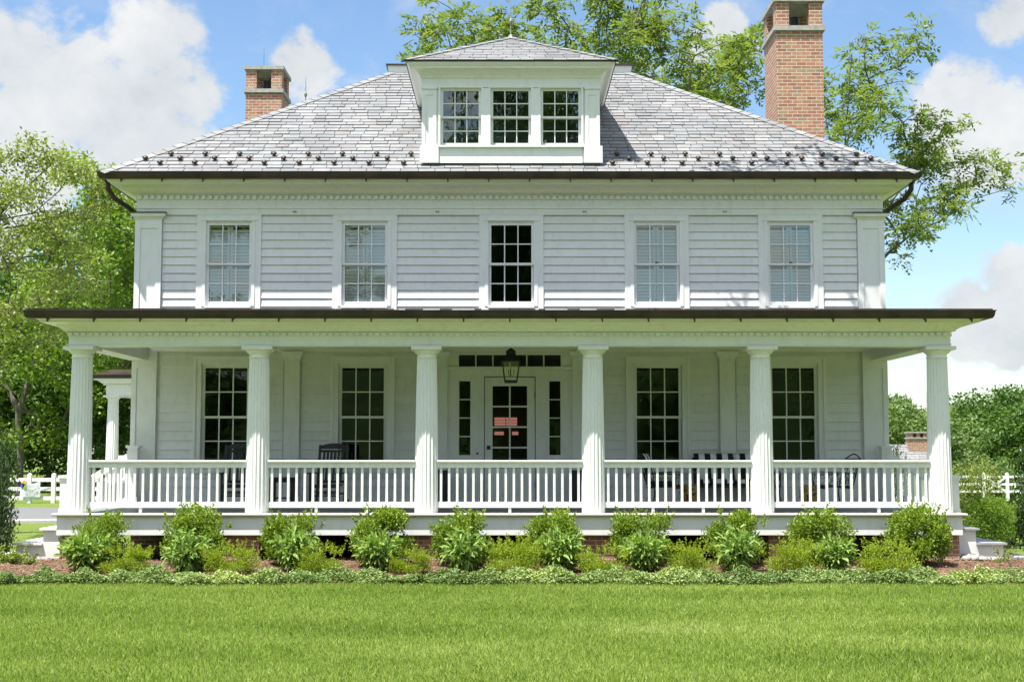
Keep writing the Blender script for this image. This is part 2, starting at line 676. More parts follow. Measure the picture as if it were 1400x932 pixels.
def quads_mesh(name, V, mat, k=4, rnd=None, smooth=False):
    """V: (n, k, 3) array of n separate polygons with k corners"""
    n = len(V)
    me = bpy.data.meshes.new(name)
    me.vertices.add(n * k)
    me.vertices.foreach_set('co', V.reshape(-1).astype(np.float32))
    me.loops.add(n * k)
    me.loops.foreach_set('vertex_index', np.arange(n * k, dtype=np.int32))
    me.polygons.add(n)
    me.polygons.foreach_set('loop_start', np.arange(0, n * k, k, dtype=np.int32))
    me.update(calc_edges=True)
    if rnd is not None:
        a = me.attributes.new('rnd', 'FLOAT', 'FACE')
        a.data.foreach_set('value', rnd.astype(np.float32))
    me.materials.append(M[mat])
    return me


def unit(a):
    return a / np.maximum(np.linalg.norm(a, axis=-1, keepdims=True), 1e-9)


def leaves(P, nrm, axis, L, W, fold=.25):
    """six-cornered leaves folded on the midrib: two quads each. P base points, axis the way they point"""
    axis = unit(axis)
    side = unit(np.cross(axis, nrm))
    nrm = np.cross(side, axis)
    L, W = np.asarray(L)[:, None], np.asarray(W)[:, None]
    tip = P + axis * L - nrm * L * .12
    out = []
    for s in (-1, 1):
        a = P + axis * L * .30 + side * s * W * .5 + nrm * W * fold
        b = P + axis * L * .68 + side * s * W * .42 + nrm * W * fold * .8
        q = np.stack([P, a, b, tip], 1)
        out.append(q if s > 0 else q[:, ::-1])
    return np.concatenate(out, 0)


def flat_leaves(P, nrm, axis, L, W):
    axis = unit(axis)
    side = unit(np.cross(axis, nrm))
    L, W = np.asarray(L)[:, None], np.asarray(W)[:, None]
    m = P + axis * L * .45
    return np.stack([P, m - side * W * .5, P + axis * L, m + side * W * .5], 1)


# ---------------------------------------------------------------- ground
def ground_z(x, y):
    """the lawn is level; the land falls away behind the house on the right"""
    s = np.clip((y - 16) / 50, 0, 1) * np.clip((x - 4) / 14, 0, 1)
    s = s * s * (3 - 2 * s)
    return -3.6 * s - .03


def make_ground():
    xs = np.unique(np.concatenate([np.linspace(-700, -60, 9), np.linspace(-60, 80, 71), np.linspace(80, 700, 9)]))
    ys = np.unique(np.concatenate([np.linspace(-400, -40, 7), np.linspace(-40, 110, 76), np.linspace(110, 900, 9)]))
    X, Y = np.meshgrid(xs, ys)
    Z = ground_z(X, Y)
    nx, ny = len(xs), len(ys)
    v = np.stack([X, Y, Z], -1).reshape(-1, 3)
    f = [(j * nx + i, j * nx + i + 1, (j + 1) * nx + i + 1, (j + 1) * nx + i) for j in range(ny - 1) for i in range(nx - 1)]
    m = MB()
    m.add(v, f)
    tag(m.build('ground', 'turf', smooth=True), kind='structure')


make_ground()


def make_backdrop():  # unseen rise behind the camera, added so lower panes mirror dark green
    xs, ys = np.linspace(-320, 320, 65), np.linspace(-230, -95, 14)
    m = MB()
    v = []
    for y in ys:
        for x in xs:
            t = math.sin(math.pi * (y + 230) / 135) if y < -160 else math.sin(math.pi / 2 * (-95 - y) / 65)
            v.append((x, y, max(-.2, t * (15 + 3 * math.sin(x * .021) + 1.6 * math.sin(x * .11 + y * .07) + 1.2 * math.sin(x * .33)) - .2)))
    n = len(xs)
    m.add(v, [(j * n + i, j * n + i + 1, (j + 1) * n + i + 1, (j + 1) * n + i) for j in range(len(ys) - 1) for i in range(n - 1)])
    tag(m.build('reflection_backdrop', 'backdrop_green', smooth=True), kind='structure')


material('backdrop_green', rough=1.0, spec=.1, build=lambda nt, p: nt.links.new(
    ramp(nt, noise(nt, .35, 8, .7), [(.3, (.012, .028, .008)), (.7, (.05, .09, .022))]), p.inputs['Base Color']))
make_backdrop()


def bed_z(x, y):
    """height of the planting bed: mounded up towards the porch"""
    t = np.clip((y + 2.75) / 2.3, 0, 1)
    return -.02 + .15 * t


def make_bed():
    xs = np.linspace(-9.4, 9.6, 96)
    v, f = [], []
    ys = np.linspace(-2.75, .9, 20)
    for y in ys:
        for x in xs:
            e = .05 * math.sin(x * 2.1) + .04 * math.sin(x * 5.3 + 1)
            t = (ys[-1] - y) / (ys[-1] - ys[0])
            v.append((x, y + e * t, float(bed_z(x, y)) + .012 * math.sin(x * 7 + y * 9) + .01 * math.sin(x * 17 - y * 13)))
    nx = len(xs)
    for j in range(len(ys) - 1):
        for i in range(nx - 1):
            f.append((j * nx + i, j * nx + i + 1, (j + 1) * nx + i + 1, (j + 1) * nx + i))
    m = MB()
    m.add(v, f)
    tag(m.build('mulch_bed', 'mulch', smooth=True), kind='structure')
    n = 14000
    P = np.stack([rng.uniform(-9.3, 9.5, n), rng.uniform(-2.6, .3, n), np.zeros(n)], 1)
    P[:, 2] = bed_z(P[:, 0], P[:, 1]) + rng.uniform(.006, .03, n)
    ax = rng.normal(size=(n, 3)) * [1, 1, .35]
    nr = rng.normal(size=(n, 3)) * .5 + [0, 0, 1]
    V = flat_leaves(P, nr, ax, rng.uniform(.03, .08, n), rng.uniform(.012, .025, n))
    o = link('mulch_chips', quads_mesh('mulch_chips', V, 'mulch_chip', 4, rng.random(n)))
    tag(o, 'loose brown bark mulch chips lying on the planting bed', 'mulch', kind='stuff')


make_bed()


def flat_strip(name, pts, mat, z=None, th=.05):
    """a flat paving sheet with a real edge, from a plan outline"""
    k = len(pts)
    vs = [(x, y, (z if z is not None else float(ground_z(x, y)) + .03)) for x, y in pts]
    lo = [(x, y, zz - th) for x, y, zz in vs]
    fs = [tuple(range(k))] + [(i, i + k, (i + 1) % k + k, (i + 1) % k) for i in range(k)]
    m = MB()
    m.add(vs + lo, fs)
    return tag(m.build(name, mat), kind='structure')


flat_strip('added_bounce_strip', [(-300, -38), (300, -38), (300, -27), (-300, -27)], 'asphalt', .015)  # unseen grey strip behind the camera, added to cut green bounce
flat_strip('driveway', [(-60, 15.2), (-11.5, 15.6), (-11.2, 24.5), (-60, 21.5)], 'asphalt', .012)
flat_strip('kerb', [(-19.0, 13.6), (-11.3, 14.7), (-11.3, 15.4), (-19.2, 14.6)], 'concrete', .05, .12)

# ---------------------------------------------------------------- the house
WY = 3.6             # front wall plane
HX = 7.7             # half width of the body
BY = 18.2            # back wall
FLOOR = 0.95
house = thing('house', 'white clapboard two-storey house with grey slate hip roof and columned front porch', 'house', (0, WY, 0))
HR = house


def wall_grid(m, x0, x1, z0, z1, y0, y1, holes):
    """a wall slab with rectangular openings"""
    xs = sorted({x0, x1} | {h[0] for h in holes} | {h[1] for h in holes})
    for a, b in zip(xs, xs[1:]):
        cuts = sorted((h[2], h[3]) for h in holes if h[0] <= a + 1e-6 and h[1] >= b - 1e-6)
        z = z0
        for (c, d) in cuts:
            if c > z:
                m.box(a, b, y0, y1, z, c)
            z = max(z, d)
        if z1 > z:
            m.box(a, b, y0, y1, z, z1)


def clapboards(m, a0, a1, z0, z1, skip, expo, place):
    """lapped boards; skip: (a0, a1, z0, z1) rectangles left out; place(a, out, z) -> point"""
    n = max(1, round((z1 - z0) / expo))
    e = (z1 - z0) / n
    for i in range(n):
        zb, zt = z0 + i * e, z0 + (i + 1) * e + .006
        ivs = [(a0, a1)]
        for s in skip:
            if s[2] < zt - .02 and s[3] > zb + .02:
                new = []
                for (p, q) in ivs:
                    if s[1] <= p or s[0] >= q:
                        new.append((p, q))
                        continue
                    if s[0] > p: new.append((p, s[0]))
                    if s[1] < q: new.append((s[1], q))
                ivs = new
        cutiv = []
        for (p, q) in ivs:                              # boards come in lengths: a hairline butt joint here and there
            x = p
            while q - x > 2.2:
                w = random.uniform(1.3, 4.6)
                if x + w > q - .5:
                    break
                cutiv.append((x, x + w - .0025))
                x += w
            cutiv.append((x, q))
        for (p, q) in cutiv:
            dz = random.uniform(-.0025, .0025)
            pr = [(0.0, zb + dz), (.034, zb + dz), (.036, zb + dz + .006), (.010, zt), (0.0, zt)]
            vs = [place(p, o, z) for o, z in pr] + [place(q, o, z) for o, z in pr]
            k = len(pr)
            m.add(vs, [(i2, (i2 + 1) % k, (i2 + 1) % k + k, i2 + k) for i2 in range(k)] + [tuple(range(k - 1, -1, -1)), tuple(range(k, 2 * k))], random.random())


WX = (-5.83, -3.02, 3.04, 5.83)
UPX = (-5.81, -3.0, 0.03, 3.04, 5.81)
# openings of the front wall: (x0, x1, z0, z1)
UZ0, UZ1 = 5.02, 6.74          # upper sash bottom and top
LZ0, LZ1 = 1.66, 3.78
holes_up = [(x - .47, x + .47, UZ0, UZ1) for x in UPX]
holes_lo = [(x - .49, x + .49, LZ0, LZ1) for x in WX]
door_hole = (-1.25, 1.25, FLOOR, 4.02)
m = MB()
wall_grid(m, -HX, HX, FLOOR - .6, 7.4, WY + .035, WY + .16, holes_up + holes_lo + [door_hole])
m.box(-HX, -HX + .14, WY + .163, BY, .3, 7.4).box(HX - .14, HX, WY + .163, BY, .3, 7.4).box(-HX + .143, HX - .143, BY - .14, BY, .3, 7.4)
m.build('wall', 'white_paint', HR)
m = MB()
front = lambda a, o, z: (a, WY + .034 - o, z)
cas_up = [(x - .665, x + .665, 4.6, 7.2) for x in UPX]
cas_lo = [(x - .655, x + .655, 1.5, 3.97) for x in WX]
pil = [(s * x - .19, s * x + .19, .9, 4.2) for x in (1.475, 4.46) for s in (-1, 1)]
corner = [(-HX, -HX + .52, 0, 7.3), (HX - .52, HX, 0, 7.3)]
clapboards(m, -HX, HX, 4.82, 6.90, cas_up + corner, .174, front)
clapboards(m, -HX, HX, FLOOR + .16, 4.14, cas_lo + pil + corner + [(-1.66, 1.66, .9, 4.2)], .186, front)
m.build('siding', 'siding_paint', HR)
m = MB()
clapboards(m, WY + .5, BY - .5, .6, 6.9, [], .18, lambda a, o, z: (-HX - o, a, z))
clapboards(m, WY + .5, BY - .5, .6, 6.9, [], .18, lambda a, o, z: (HX + o, a, z))
clapboards(m, -HX + .5, HX - .5, .6, 6.9, [], .18, lambda a, o, z: (a, BY + o, z))
m.build('siding', 'siding_paint', HR)
m = MB()
m.box(-HX + .52, -1.45, WY - .01, WY + .034, FLOOR + .004, FLOOR + .16).box(1.45, HX - .52, WY - .01, WY + .034, FLOOR + .004, FLOOR + .16)
m.box(-HX + .52, HX - .52, WY - .004, WY + .033, 4.14, 4.40)
m.build('baseboard', 'trim_paint', HR)

# dark rooms behind the glass
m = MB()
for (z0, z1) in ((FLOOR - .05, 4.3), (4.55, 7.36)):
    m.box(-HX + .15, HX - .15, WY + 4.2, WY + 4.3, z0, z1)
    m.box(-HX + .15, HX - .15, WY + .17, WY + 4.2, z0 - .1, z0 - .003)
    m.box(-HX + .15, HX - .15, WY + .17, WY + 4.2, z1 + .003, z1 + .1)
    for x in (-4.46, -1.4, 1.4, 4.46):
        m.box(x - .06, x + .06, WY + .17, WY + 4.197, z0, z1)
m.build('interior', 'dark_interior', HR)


def sash_meshes(key, w, h, cols, rows, stile=.055, mun=.022, bottom=.085, y=0.05):
    """double-hung window: frame mesh, upper and lower sash in one mesh, panes in one mesh; origin bottom centre, y inward"""
    s, p = MB(), MB()
    mid = h * .5
    for (z0, z1, yy, br) in ((0, mid + .02, y + .045, bottom), (mid - .02, h, y, .045)):
        x0, x1 = -w / 2, w / 2
        s.box(x0, x0 + stile, yy, yy + .04, z0, z1).box(x1 - stile, x1, yy, yy + .04, z0, z1)
        tr = .05 if z1 >= h else .045
        s.box(x0 + stile, x1 - stile, yy, yy + .04, z0, z0 + br).box(x0 + stile, x1 - stile, yy, yy + .04, z1 - tr, z1)
        gx0, gx1, gz0, gz1 = x0 + stile, x1 - stile, z0 + br, z1 - tr
        for c in range(1, cols):
            x = gx0 + (gx1 - gx0) * c / cols
            s.box(x - mun / 2, x + mun / 2, yy + .004, yy + .034, gz0, gz1)
        for r in range(1, rows):
            z = gz0 + (gz1 - gz0) * r / rows
            s.box(gx0, gx1, yy + .006, yy + .032, z - mun / 2, z + mun / 2)
        p.box(gx0, gx1, yy + .017, yy + .021, gz0, gz1)
    return s.mesh(key + '_sash', 'trim_paint'), p


def pane_mesh(p, mat):
    """single skins: keep the front face of each pane box only"""
    m = MB()
    for i in range(0, len(p.v), 8):
        v = p.v[i:i + 8]
        m.add([v[0], v[1], v[5], v[4]], [(0, 1, 2, 3)])
    return m.mesh('pane', mat)


# upper windows
us, up = sash_meshes('upper', .94, UZ1 - UZ0, 3, 2, y=.012)
up_me = pane_mesh(up, 'coated_glass')
up_dark = pane_mesh(up, 'window_glass')
m = MB()
H = UZ1 - UZ0
m.box(-.665, -.475, -.022, .034, -.16, H + .18).box(.475, .665, -.022, .034, -.16, H + .18)
m.box(-.475, .475, -.020, .034, H + .045, H + .18)
m.box(-.56, .56, -.045, -.022, H + .035, H + .062)                              # drip cap
m.box(-.50, -.47, .0, .16, -.02, H).box(.47, .50, .0, .16, -.02, H).box(-.47, .47, .0, .16, H, H + .045)
m.box(-.545, -.475, -.034, -.0222, -.02, H + .035).box(.475, .545, -.034, -.0222, -.02, H + .035)
cas_me = m.mesh('casing', 'trim_paint')
m = MB()
m.box(-.475, .475, -.075, .16, -.06, -.002).box(-.475, .475, -.02, .033, -.16, -.0602)
sill_me = m.mesh('sill', 'trim_paint')
m = MB()                                                                        # plantation shutters: two louvred leaves
for s in (-1, 1):
    x0, x1 = (s * .455, s * .005)
    a, b = min(x0, x1), max(x0, x1)
    m.box(a, a + .05, .105, .130, .03, H - .02).box(b - .05, b, .105, .130, .03, H - .02)
    for z0 in (.03, H / 2 - .03, H - .08):
        m.box(a + .05, b - .05, .105, .130, z0, z0 + .06)
    z = .13
    while z < H - .12:
        if abs(z - H / 2) > .07:
            m.add([(a + .05, .106, z - .031), (b - .05, .106, z - .031), (b - .05, .116, z + .030), (a + .05, .116, z + .030),
                   (a + .05, .112, z - .032), (b - .05, .112, z - .032), (b - .05, .122, z + .029), (a + .05, .122, z + .029)],
                  [(0, 1, 2, 3), (4, 5, 6, 7), (0, 4, 5, 1), (2, 6, 7, 3)])
        z += .068
shut_me = m.mesh('shutter', 'shutter_paint')
m = MB().box(-.03, .03, -.002, .0115, H / 2 + .021, H / 2 + .045)
lock_me = m.mesh('lock', 'black_iron')
for i, x in enumerate(UPX):
    w = link('window', cas_me, HR, (x, 0, UZ0))
    link('sash', us, w)
    link('sill', sill_me, w)
    if i == 2:
        link('pane', up_dark, w)
    else:
        link('pane', up_me, w)
        link('shutter', shut_me, w)
    if i in (3, 4):
        link('lock', lock_me, w)

# lower windows
HL = LZ1 - LZ0
ls, lp = sash_meshes('lower', .98, HL, 3, 2, .06, .024, .11)
lp_me = pane_mesh(lp, 'window_glass')
m = MB()
m.box(-.60, -.50, -.022, .034, -.02, HL + .04).box(.50, .60, -.022, .034, -.02, HL + .04).box(-.60, .60, -.022, .034, HL + .0402, HL + .14)
m.box(-.655, -.60, -.042, .034, -.02, HL + .14).box(.60, .655, -.042, .034, -.02, HL + .14).box(-.655, .655, -.044, .034, HL + .1402, HL + .19)
m.box(-.525, -.49, .0, .16, -.02, HL).box(.49, .525, .0, .16, -.02, HL).box(-.49, .49, .0, .16, HL, HL + .04)
lcas_me = m.mesh('casing', 'trim_paint')
lsill_me = MB().box(-.70, .70, -.085, .16, -.08, -.022).box(-.63, .63, -.02, .033, -.17, -.0802).mesh('sill', 'trim_paint')
for x in WX:
    w = link('window', lcas_me, HR, (x, 0, LZ0))
    link('sash', ls, w)
    link('pane', lp_me, w)
    link('sill', lsill_me, w)

# entrance: surround, sidelights, transom, door
D0 = WY + .02
m = MB()
m.box(-1.28, -1.05, D0, D0 + .13, FLOOR, 4.06).box(1.05, 1.28, D0, D0 + .13, FLOOR, 4.06)
m.box(-.80, -.53, D0, D0 + .13, FLOOR, 3.56).box(.53, .80, D0, D0 + .13, FLOOR, 3.56)
m.box(-1.05, 1.05, D0, D0 + .13, 3.56, 3.76).box(-1.05, 1.05, D0, D0 + .13, 4.0, 4.06)
m.box(-1.30, 1.30, D0 - .07, D0 - .002, 3.69, 3.75)
for s in (-1, 1):
    a, b = sorted((s * .80, s * 1.05))
    m.box(a, b, D0 + .02, D0 + .13, FLOOR, 1.95).box(a, b, D0 + .02, D0 + .13, 3.46, 3.56)
    m.box(a + .04, b - .04, D0 + .008, D0 + .0198, 1.10, 1.82)
    m.box(s * .665 - .045, s * .665 + .045, D0 - .02, D0 - .001, FLOOR, 3.54)
    m.box(s * 1.43 - .15, s * 1.43 + .15, WY - .06, WY + .034, FLOOR + .165, 3.86)
ent = m.build('entrance_surround', 'trim_paint', HR)
for s in (-1, 1):
    m, p = MB(), MB()
    a, b = sorted((s * .80, s * 1.05))
    p.box(a, b, D0 + .06, D0 + .065, 1.95, 3.46)
    for r in range(1, 4):
        z = 1.95 + (3.46 - 1.95) * r / 4
        m.box(a + .012, b - .012, D0 + .045, D0 + .08, z - .011, z + .011)
    m.box(a, a + .012, D0 + .04, D0 + .085, 1.95, 3.46).box(b - .012, b, D0 + .04, D0 + .085, 1.95, 3.46)
    m.build('sidelight', 'trim_paint', ent)
    pm = pane_mesh(p, 'window_glass')
    pm.transform(__import__('mathutils').Matrix.Translation(-house.location))
    link('sidelight_pane', pm, ent)
m, p = MB(), MB()
p.box(-1.05, 1.05, D0 + .06, D0 + .065, 3.76, 4.0)
for c in range(1, 6):
    x = -1.05 + 2.1 * c / 6
    m.box(x - .013, x + .013, D0 + .04, D0 + .08, 3.76, 4.0)
m.build('transom', 'trim_paint', ent)
pm = pane_mesh(p, 'window_glass')
pm.transform(__import__('mathutils').Matrix.Translation(-house.location))
link('transom_pane', pm, ent)
m, p = MB(), MB()
DY = D0 + .05
m.box(-.515, -.355, DY, DY + .045, FLOOR + .03, 3.54).box(.355, .515, DY, DY + .045, FLOOR + .03, 3.54)
m.box(-.355, .355, DY, DY + .045, 3.36, 3.54).box(-.355, .355, DY, DY + .045, FLOOR + .03, 1.68)
m.box(-.30, .30, DY - .014, DY - .001, 1.14, 1.56)
for r in range(1, 4):
    z = 1.68 + 1.68 * r / 4
    m.box(-.355, .355, DY + .006, DY + .04, z - .016, z + .016)
m.box(-.016, .016, DY + .004, DY + .042, 1.68, 3.36)
p.box(-.355, .355, DY + .02, DY + .024, 1.68, 3.36)
door = m.build('door', 'trim_paint', HR)
pm = pane_mesh(p, 'window_glass')
pm.transform(__import__('mathutils').Matrix.Translation(-house.location))
link('pane', pm, door)
MB().box(-.47, -.40, DY - .015, DY - .001, 2.06, 2.14).tube([(-.435, DY - .015, 2.10), (-.435, DY - .07, 2.10)], [.012, .03], 10).build('handle', 'black_iron', door)
for z in (3.18, 1.35):
    MB().tube([(.52, DY - .012, z - .06), (.52, DY - .012, z + .06)], .012, 8).build('hinge', 'bronze', door)
MB().tube([(-.66, D0 - .02, 1.98), (-.66, D0 - .04, 1.98)], .022, 10).build('doorbell', 'black_iron', ent)
# glowing red bars, added to stand in for a reflection in the door glass
mlit = bpy.data.materials.new('reflection_glow')
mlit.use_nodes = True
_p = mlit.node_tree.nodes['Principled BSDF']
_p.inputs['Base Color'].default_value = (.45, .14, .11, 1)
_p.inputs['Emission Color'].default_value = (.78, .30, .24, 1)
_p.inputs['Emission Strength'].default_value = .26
M['reflection_glow'] = mlit
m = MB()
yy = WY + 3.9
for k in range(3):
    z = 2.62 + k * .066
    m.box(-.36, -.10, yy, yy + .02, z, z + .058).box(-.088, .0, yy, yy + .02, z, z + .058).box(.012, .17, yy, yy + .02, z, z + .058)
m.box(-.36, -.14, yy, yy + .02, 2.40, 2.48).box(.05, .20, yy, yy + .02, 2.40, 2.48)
b = m.build('reflection_bars', 'reflection_glow', HR)

# trim of the upper wall: frieze, cornice, corner pilasters
RECT = [(-HX, WY), (HX, WY), (HX, BY), (-HX, BY)]
m = MB()
m.sweep(RECT, [(.0, 6.90), (.028, 6.90), (.028, 7.02), (.048, 7.03), (.048, 7.05), (.034, 7.06), (.034, 7.30), (.0, 7.30)], True)
m.build('frieze', 'trim_paint', HR)
m = MB()
m.sweep(RECT, [(.0, 7.302), (.055, 7.302), (.07, 7.315), (.10, 7.325), (.16, 7.345), (.22, 7.39), (.26, 7.44), (.30, 7.455), (.46, 7.462), (.46, 7.485), (.50, 7.50),
               (.535, 7.55), (.535, 7.60), (.0, 7.60)], True)
m.build('cornice', 'trim_paint', HR)
m = MB()
for k in range(int(2 * HX / .132) + 1):
    x = -HX + k * .132
    m.box(x, x + .078, WY - .082, WY - .0345, 7.215, 7.296)
for s in (-1, 1):
    for k in range(60):
        y = WY + .1 + k * .132
        m.box(s * (HX + .0345), s * (HX + .082), y, y + .078, 7.215, 7.296)
m.build('dentil_band', 'trim_paint', HR)
for s in (-1, 1):
    m = MB()
    a, b = sorted((s * (HX + .05), s * (HX - .50)))
    m.box(a, a + .11, WY - .045, WY + .033, 4.7, 6.80).box(b - .11, b, WY - .045, WY + .033, 4.7, 6.80)
    m.box(a + .11, b - .11, WY - .045, WY + .033, 6.62, 6.80).box(a + .11, b - .11, WY - .025, WY + .033, 4.7, 6.62)
    so_, si_ = s * (HX + .05), s * HX
    m.box(min(so_, si_), max(so_, si_), WY + .034, WY + .5, 4.7, 6.80)
    p = m.build('pilaster', 'trim_paint', HR)
    c = MB()
    PT = [(a, WY + .45), (a, WY - .045), (b, WY - .045), (b, WY + .03)]
    c.sweep(PT, [(-.08, 6.802), (.01, 6.802), (.02, 6.83), (.07, 6.86), (.085, 6.92), (-.08, 6.92)])
    c.build('capital', 'trim_paint', p)
    MB().sweep(PT, [(-.08, 6.922), (.10, 6.922), (.10, 6.945), (-.08, 6.95)]).build('flashing', 'bronze', p)
    m = MB()
    a, b = sorted((s * (HX + .05), s * (HX - .46)))
    m.box(a, a + .10, WY - .05, WY + .033, FLOOR, 4.10).box(b - .10, b, WY - .05, WY + .033, FLOOR, 4.10)
    m.box(a + .10, b - .10, WY - .05, WY + .033, 3.72, 4.10).box(a + .10, b - .10, WY - .03, WY + .033, FLOOR, 3.72)
    m.box(min(so_, si_), max(so_, si_), WY + .034, WY + .5, FLOOR, 4.10)
    m.build('pilaster', 'trim_paint', HR)
for s in (-1, 1):
    for x in (4.46,):
        m = MB()
        cx = s * x
        m.box(cx - .155, cx + .155, WY - .06, WY + .033, FLOOR + .003, 3.88)
        m.box(cx - .185, cx + .185, WY - .085, WY + .033, FLOOR + .003, FLOOR + .18)
        p = m.build('pilaster', 'trim_paint', HR)
        MB().sweep([(cx - .155, WY + .03), (cx - .155, WY - .06), (cx + .155, WY - .06), (cx + .155, WY + .03)],
                   [(-.02, 3.882), (.01, 3.882), (.015, 3.92), (.05, 3.97), (.065, 4.06), (-.02, 4.06)]).build('capital', 'trim_paint', p)
for s in (-1, 1):
    cx = s * 1.43
    MB().sweep([(cx - .15, WY + .03), (cx - .15, WY - .06), (cx + .15, WY - .06), (cx + .15, WY + .03)],
               [(-.02, 3.862), (.01, 3.862), (.015, 3.92), (.05, 3.97), (.065, 4.06), (-.02, 4.06)]).build('capital', 'trim_paint', ent)
# small paired wall hooks under the upper frieze
for px in (403, 598, 799, 991):
    c = at(px, 289.5, WY - .03)
    MB().box(c.x - .035, c.x - .01, WY - .055, WY - .0282, c.z - .012, c.z + .012).box(c.x + .01, c.x + .035, WY - .055, WY - .0282, c.z - .012, c.z + .012).build('wall_hook', 'lead_metal', HR)

# ---------------------------------------------------------------- main roof
EX, EY0, EY1, EZ = 8.30, 2.95, 18.85, 7.66
TX, TZ = 2.95, 11.28
RUN = EX - TX
TY0, TY1 = EY0 + RUN, EY1 - RUN
slate = MB()


def slate_slope(m, eL, eR, tL, tR, expo=.195, lift=.02, cut=None):
    """courses of separate slates on a planar trapezoid or triangle; cut(point) True leaves a slate out"""
    eL, eR, tL, tR = map(Vector, (eL, eR, tL, tR))
    u = (eR - eL).normalized()
    nrm = u.cross(tL - eL).normalized()
    if nrm.z < 0: nrm = -nrm
    up = nrm.cross(u).normalized()
    if up.z < 0: up = -up
    Lv = (tL - eL).dot(up)
    rows = max(1, int(round(Lv / expo)))
    e = Lv / rows
    for r in range(rows):
        v0, v1 = r * e, (r + 1) * e + .02

        def lim(v):
            t = min(v / Lv, 1)
            return ((tL - eL).dot(u) * t, (eR - eL).dot(u) + ((tR - eR).dot(u)) * t)
        a0, b0 = lim(v0)
        a1, b1 = lim(v1)
        x = a0 - random.random() * .3
        while x < b0:
            w = random.uniform(.22, .40)
            p0, p1 = max(x + .006, a0), min(x + w - .006, b0)
            q0, q1 = max(p0, a1), min(p1, b1)
            x += w
            if p1 - p0 < .02:
                continue
            if q1 < q0:
                q0 = q1 = (max(min(p0, b1), a1))
            j = random.uniform(-.006, .006)
            li = lift * random.uniform(.7, 1.35)
            c = eL + u * ((p0 + p1) / 2) + up * ((v0 + v1) / 2)
            if cut and cut(c):
                continue
            A = eL + u * p0 + up * (v0 + j) + nrm * li
            B = eL + u * p1 + up * (v0 + j) + nrm * li
            C = eL + u * q1 + up * v1 + nrm * .002
            D = eL + u * q0 + up * v1 + nrm * .002
            A2, B2 = A - nrm * (li - .001), B - nrm * (li - .001)
            m.add([A, B, C, D, A2, B2], [(0, 1, 2, 3), (4, 5, 1, 0), (4, 0, 3), (5, 2, 1)], random.random())


def hip_caps(m, a, b, wd=.17, n1=None, n2=None):
    """overlapping cap slates along a hip or ridge"""
    a, b = Vector(a), Vector(b)
    d = (b - a)
    L = d.length
    d.normalize()
    k = int(L / .26)
    for i in range(k):
        p, q = a + d * (L * i / k - .02), a + d * (L * (i + 1) / k + .05)
        for (nr) in (n1, n2):
            s = nr.cross(d)
            s.normalize()
            if s.z > 0: s = -s
            P = [p + nr * .034, q + nr * .018, q + nr * .018 + s * wd, p + nr * .034 + s * wd]
            Q = [P[0] - nr * .02, P[3] - nr * .02]
            m.add(P + Q, [(0, 1, 2, 3), (0, 3, 5, 4), (2, 3, 5)], random.random())


c00, c10, c11, c01 = (-EX, EY0, EZ), (EX, EY0, EZ), (EX, EY1, EZ), (-EX, EY1, EZ)
t00, t10, t11, t01 = (-TX, TY0, TZ), (TX, TY0, TZ), (TX, TY1, TZ), (-TX, TY1, TZ)
KS = (TZ - EZ) / RUN
nF = Vector((0, -KS, 1)).normalized()
nL = Vector((-KS, 0, 1)).normalized()
nR = Vector((KS, 0, 1)).normalized()
nB = Vector((0, KS, 1)).normalized()
DF, DHW = 3.22, 1.83                                  # dormer front plane and half width
slate_slope(slate, c00, c10, t00, t10)
slate_slope(slate, c10, c11, t10, t11)
slate_slope(slate, c01, c00, t01, t00)
slate_slope(slate, c11, c01, t11, t01)
for a, b, p, q in ((c00, t00, nF, nL), (c10, t10, nF, nR), (c11, t11, nB, nR), (c01, t01, nB, nL)):
    hip_caps(slate, a, b, .17, p, q)
roof = slate.build('roof', 'slate', HR)
m = MB()
m.add([c00, c10, c11, c01, t00, t10, t11, t01],
      [(0, 1, 5, 4), (1, 2, 6, 5), (2, 3, 7, 6), (3, 0, 4, 7), (4, 5, 6, 7), (3, 2, 1, 0)])
m.v = [(x, y, z - .02) for x, y, z in m.v]
m.build('roof_deck', 'dark_interior', roof)
m = MB()
TR = [(-TX, TY0), (TX, TY0), (TX, TY1), (-TX, TY1)]
m.sweep(TR, [(-.3, TZ - .1), (.01, TZ - .1), (.05, TZ + .16), (-.3, TZ + .16)], True)
m.build('roof_curb', 'trim_paint', roof)
m = MB().sweep(TR, [(-.3, TZ + .162), (.09, TZ + .162), (.09, TZ + .20), (-.3, TZ + .205)], True)
m.box(-TX + .2, TX - .2, TY0 + .2, TY1 - .2, TZ + .1, TZ + .19)
m.build('roof_cap', 'bronze', roof)

# snow guards: three staggered rows along the front eave
sg = MB()
sg.box(-.022, .022, -.02, .16, -.002, .008)
sg.tube([(0, -.02, .002), (0, -.02, .055)], .022, 6)
sg.lathe([(.05, 0), (.062, .02), (.05, .045), (.02, .055)], 10, (0, -.035, .03))
sg_me = sg.mesh('snow_guard', 'bronze', True)
ang = math.atan(KS)
for row, (v, sx) in enumerate(((.42, .0), (.66, .36), (.90, .12))):
    k = 0
    for k in range(23):
        x = -7.9 + sx + k * .715
        lim = EX - v * math.cos(ang) - .2
        if abs(x) > lim or abs(x) < 2.0:
            continue
        o = link('snow_guard', sg_me, HR, (x, EY0 + v * math.cos(ang) - WY, EZ + v * math.sin(ang) + .02))
        o.rotation_euler = (ang, 0, 0)

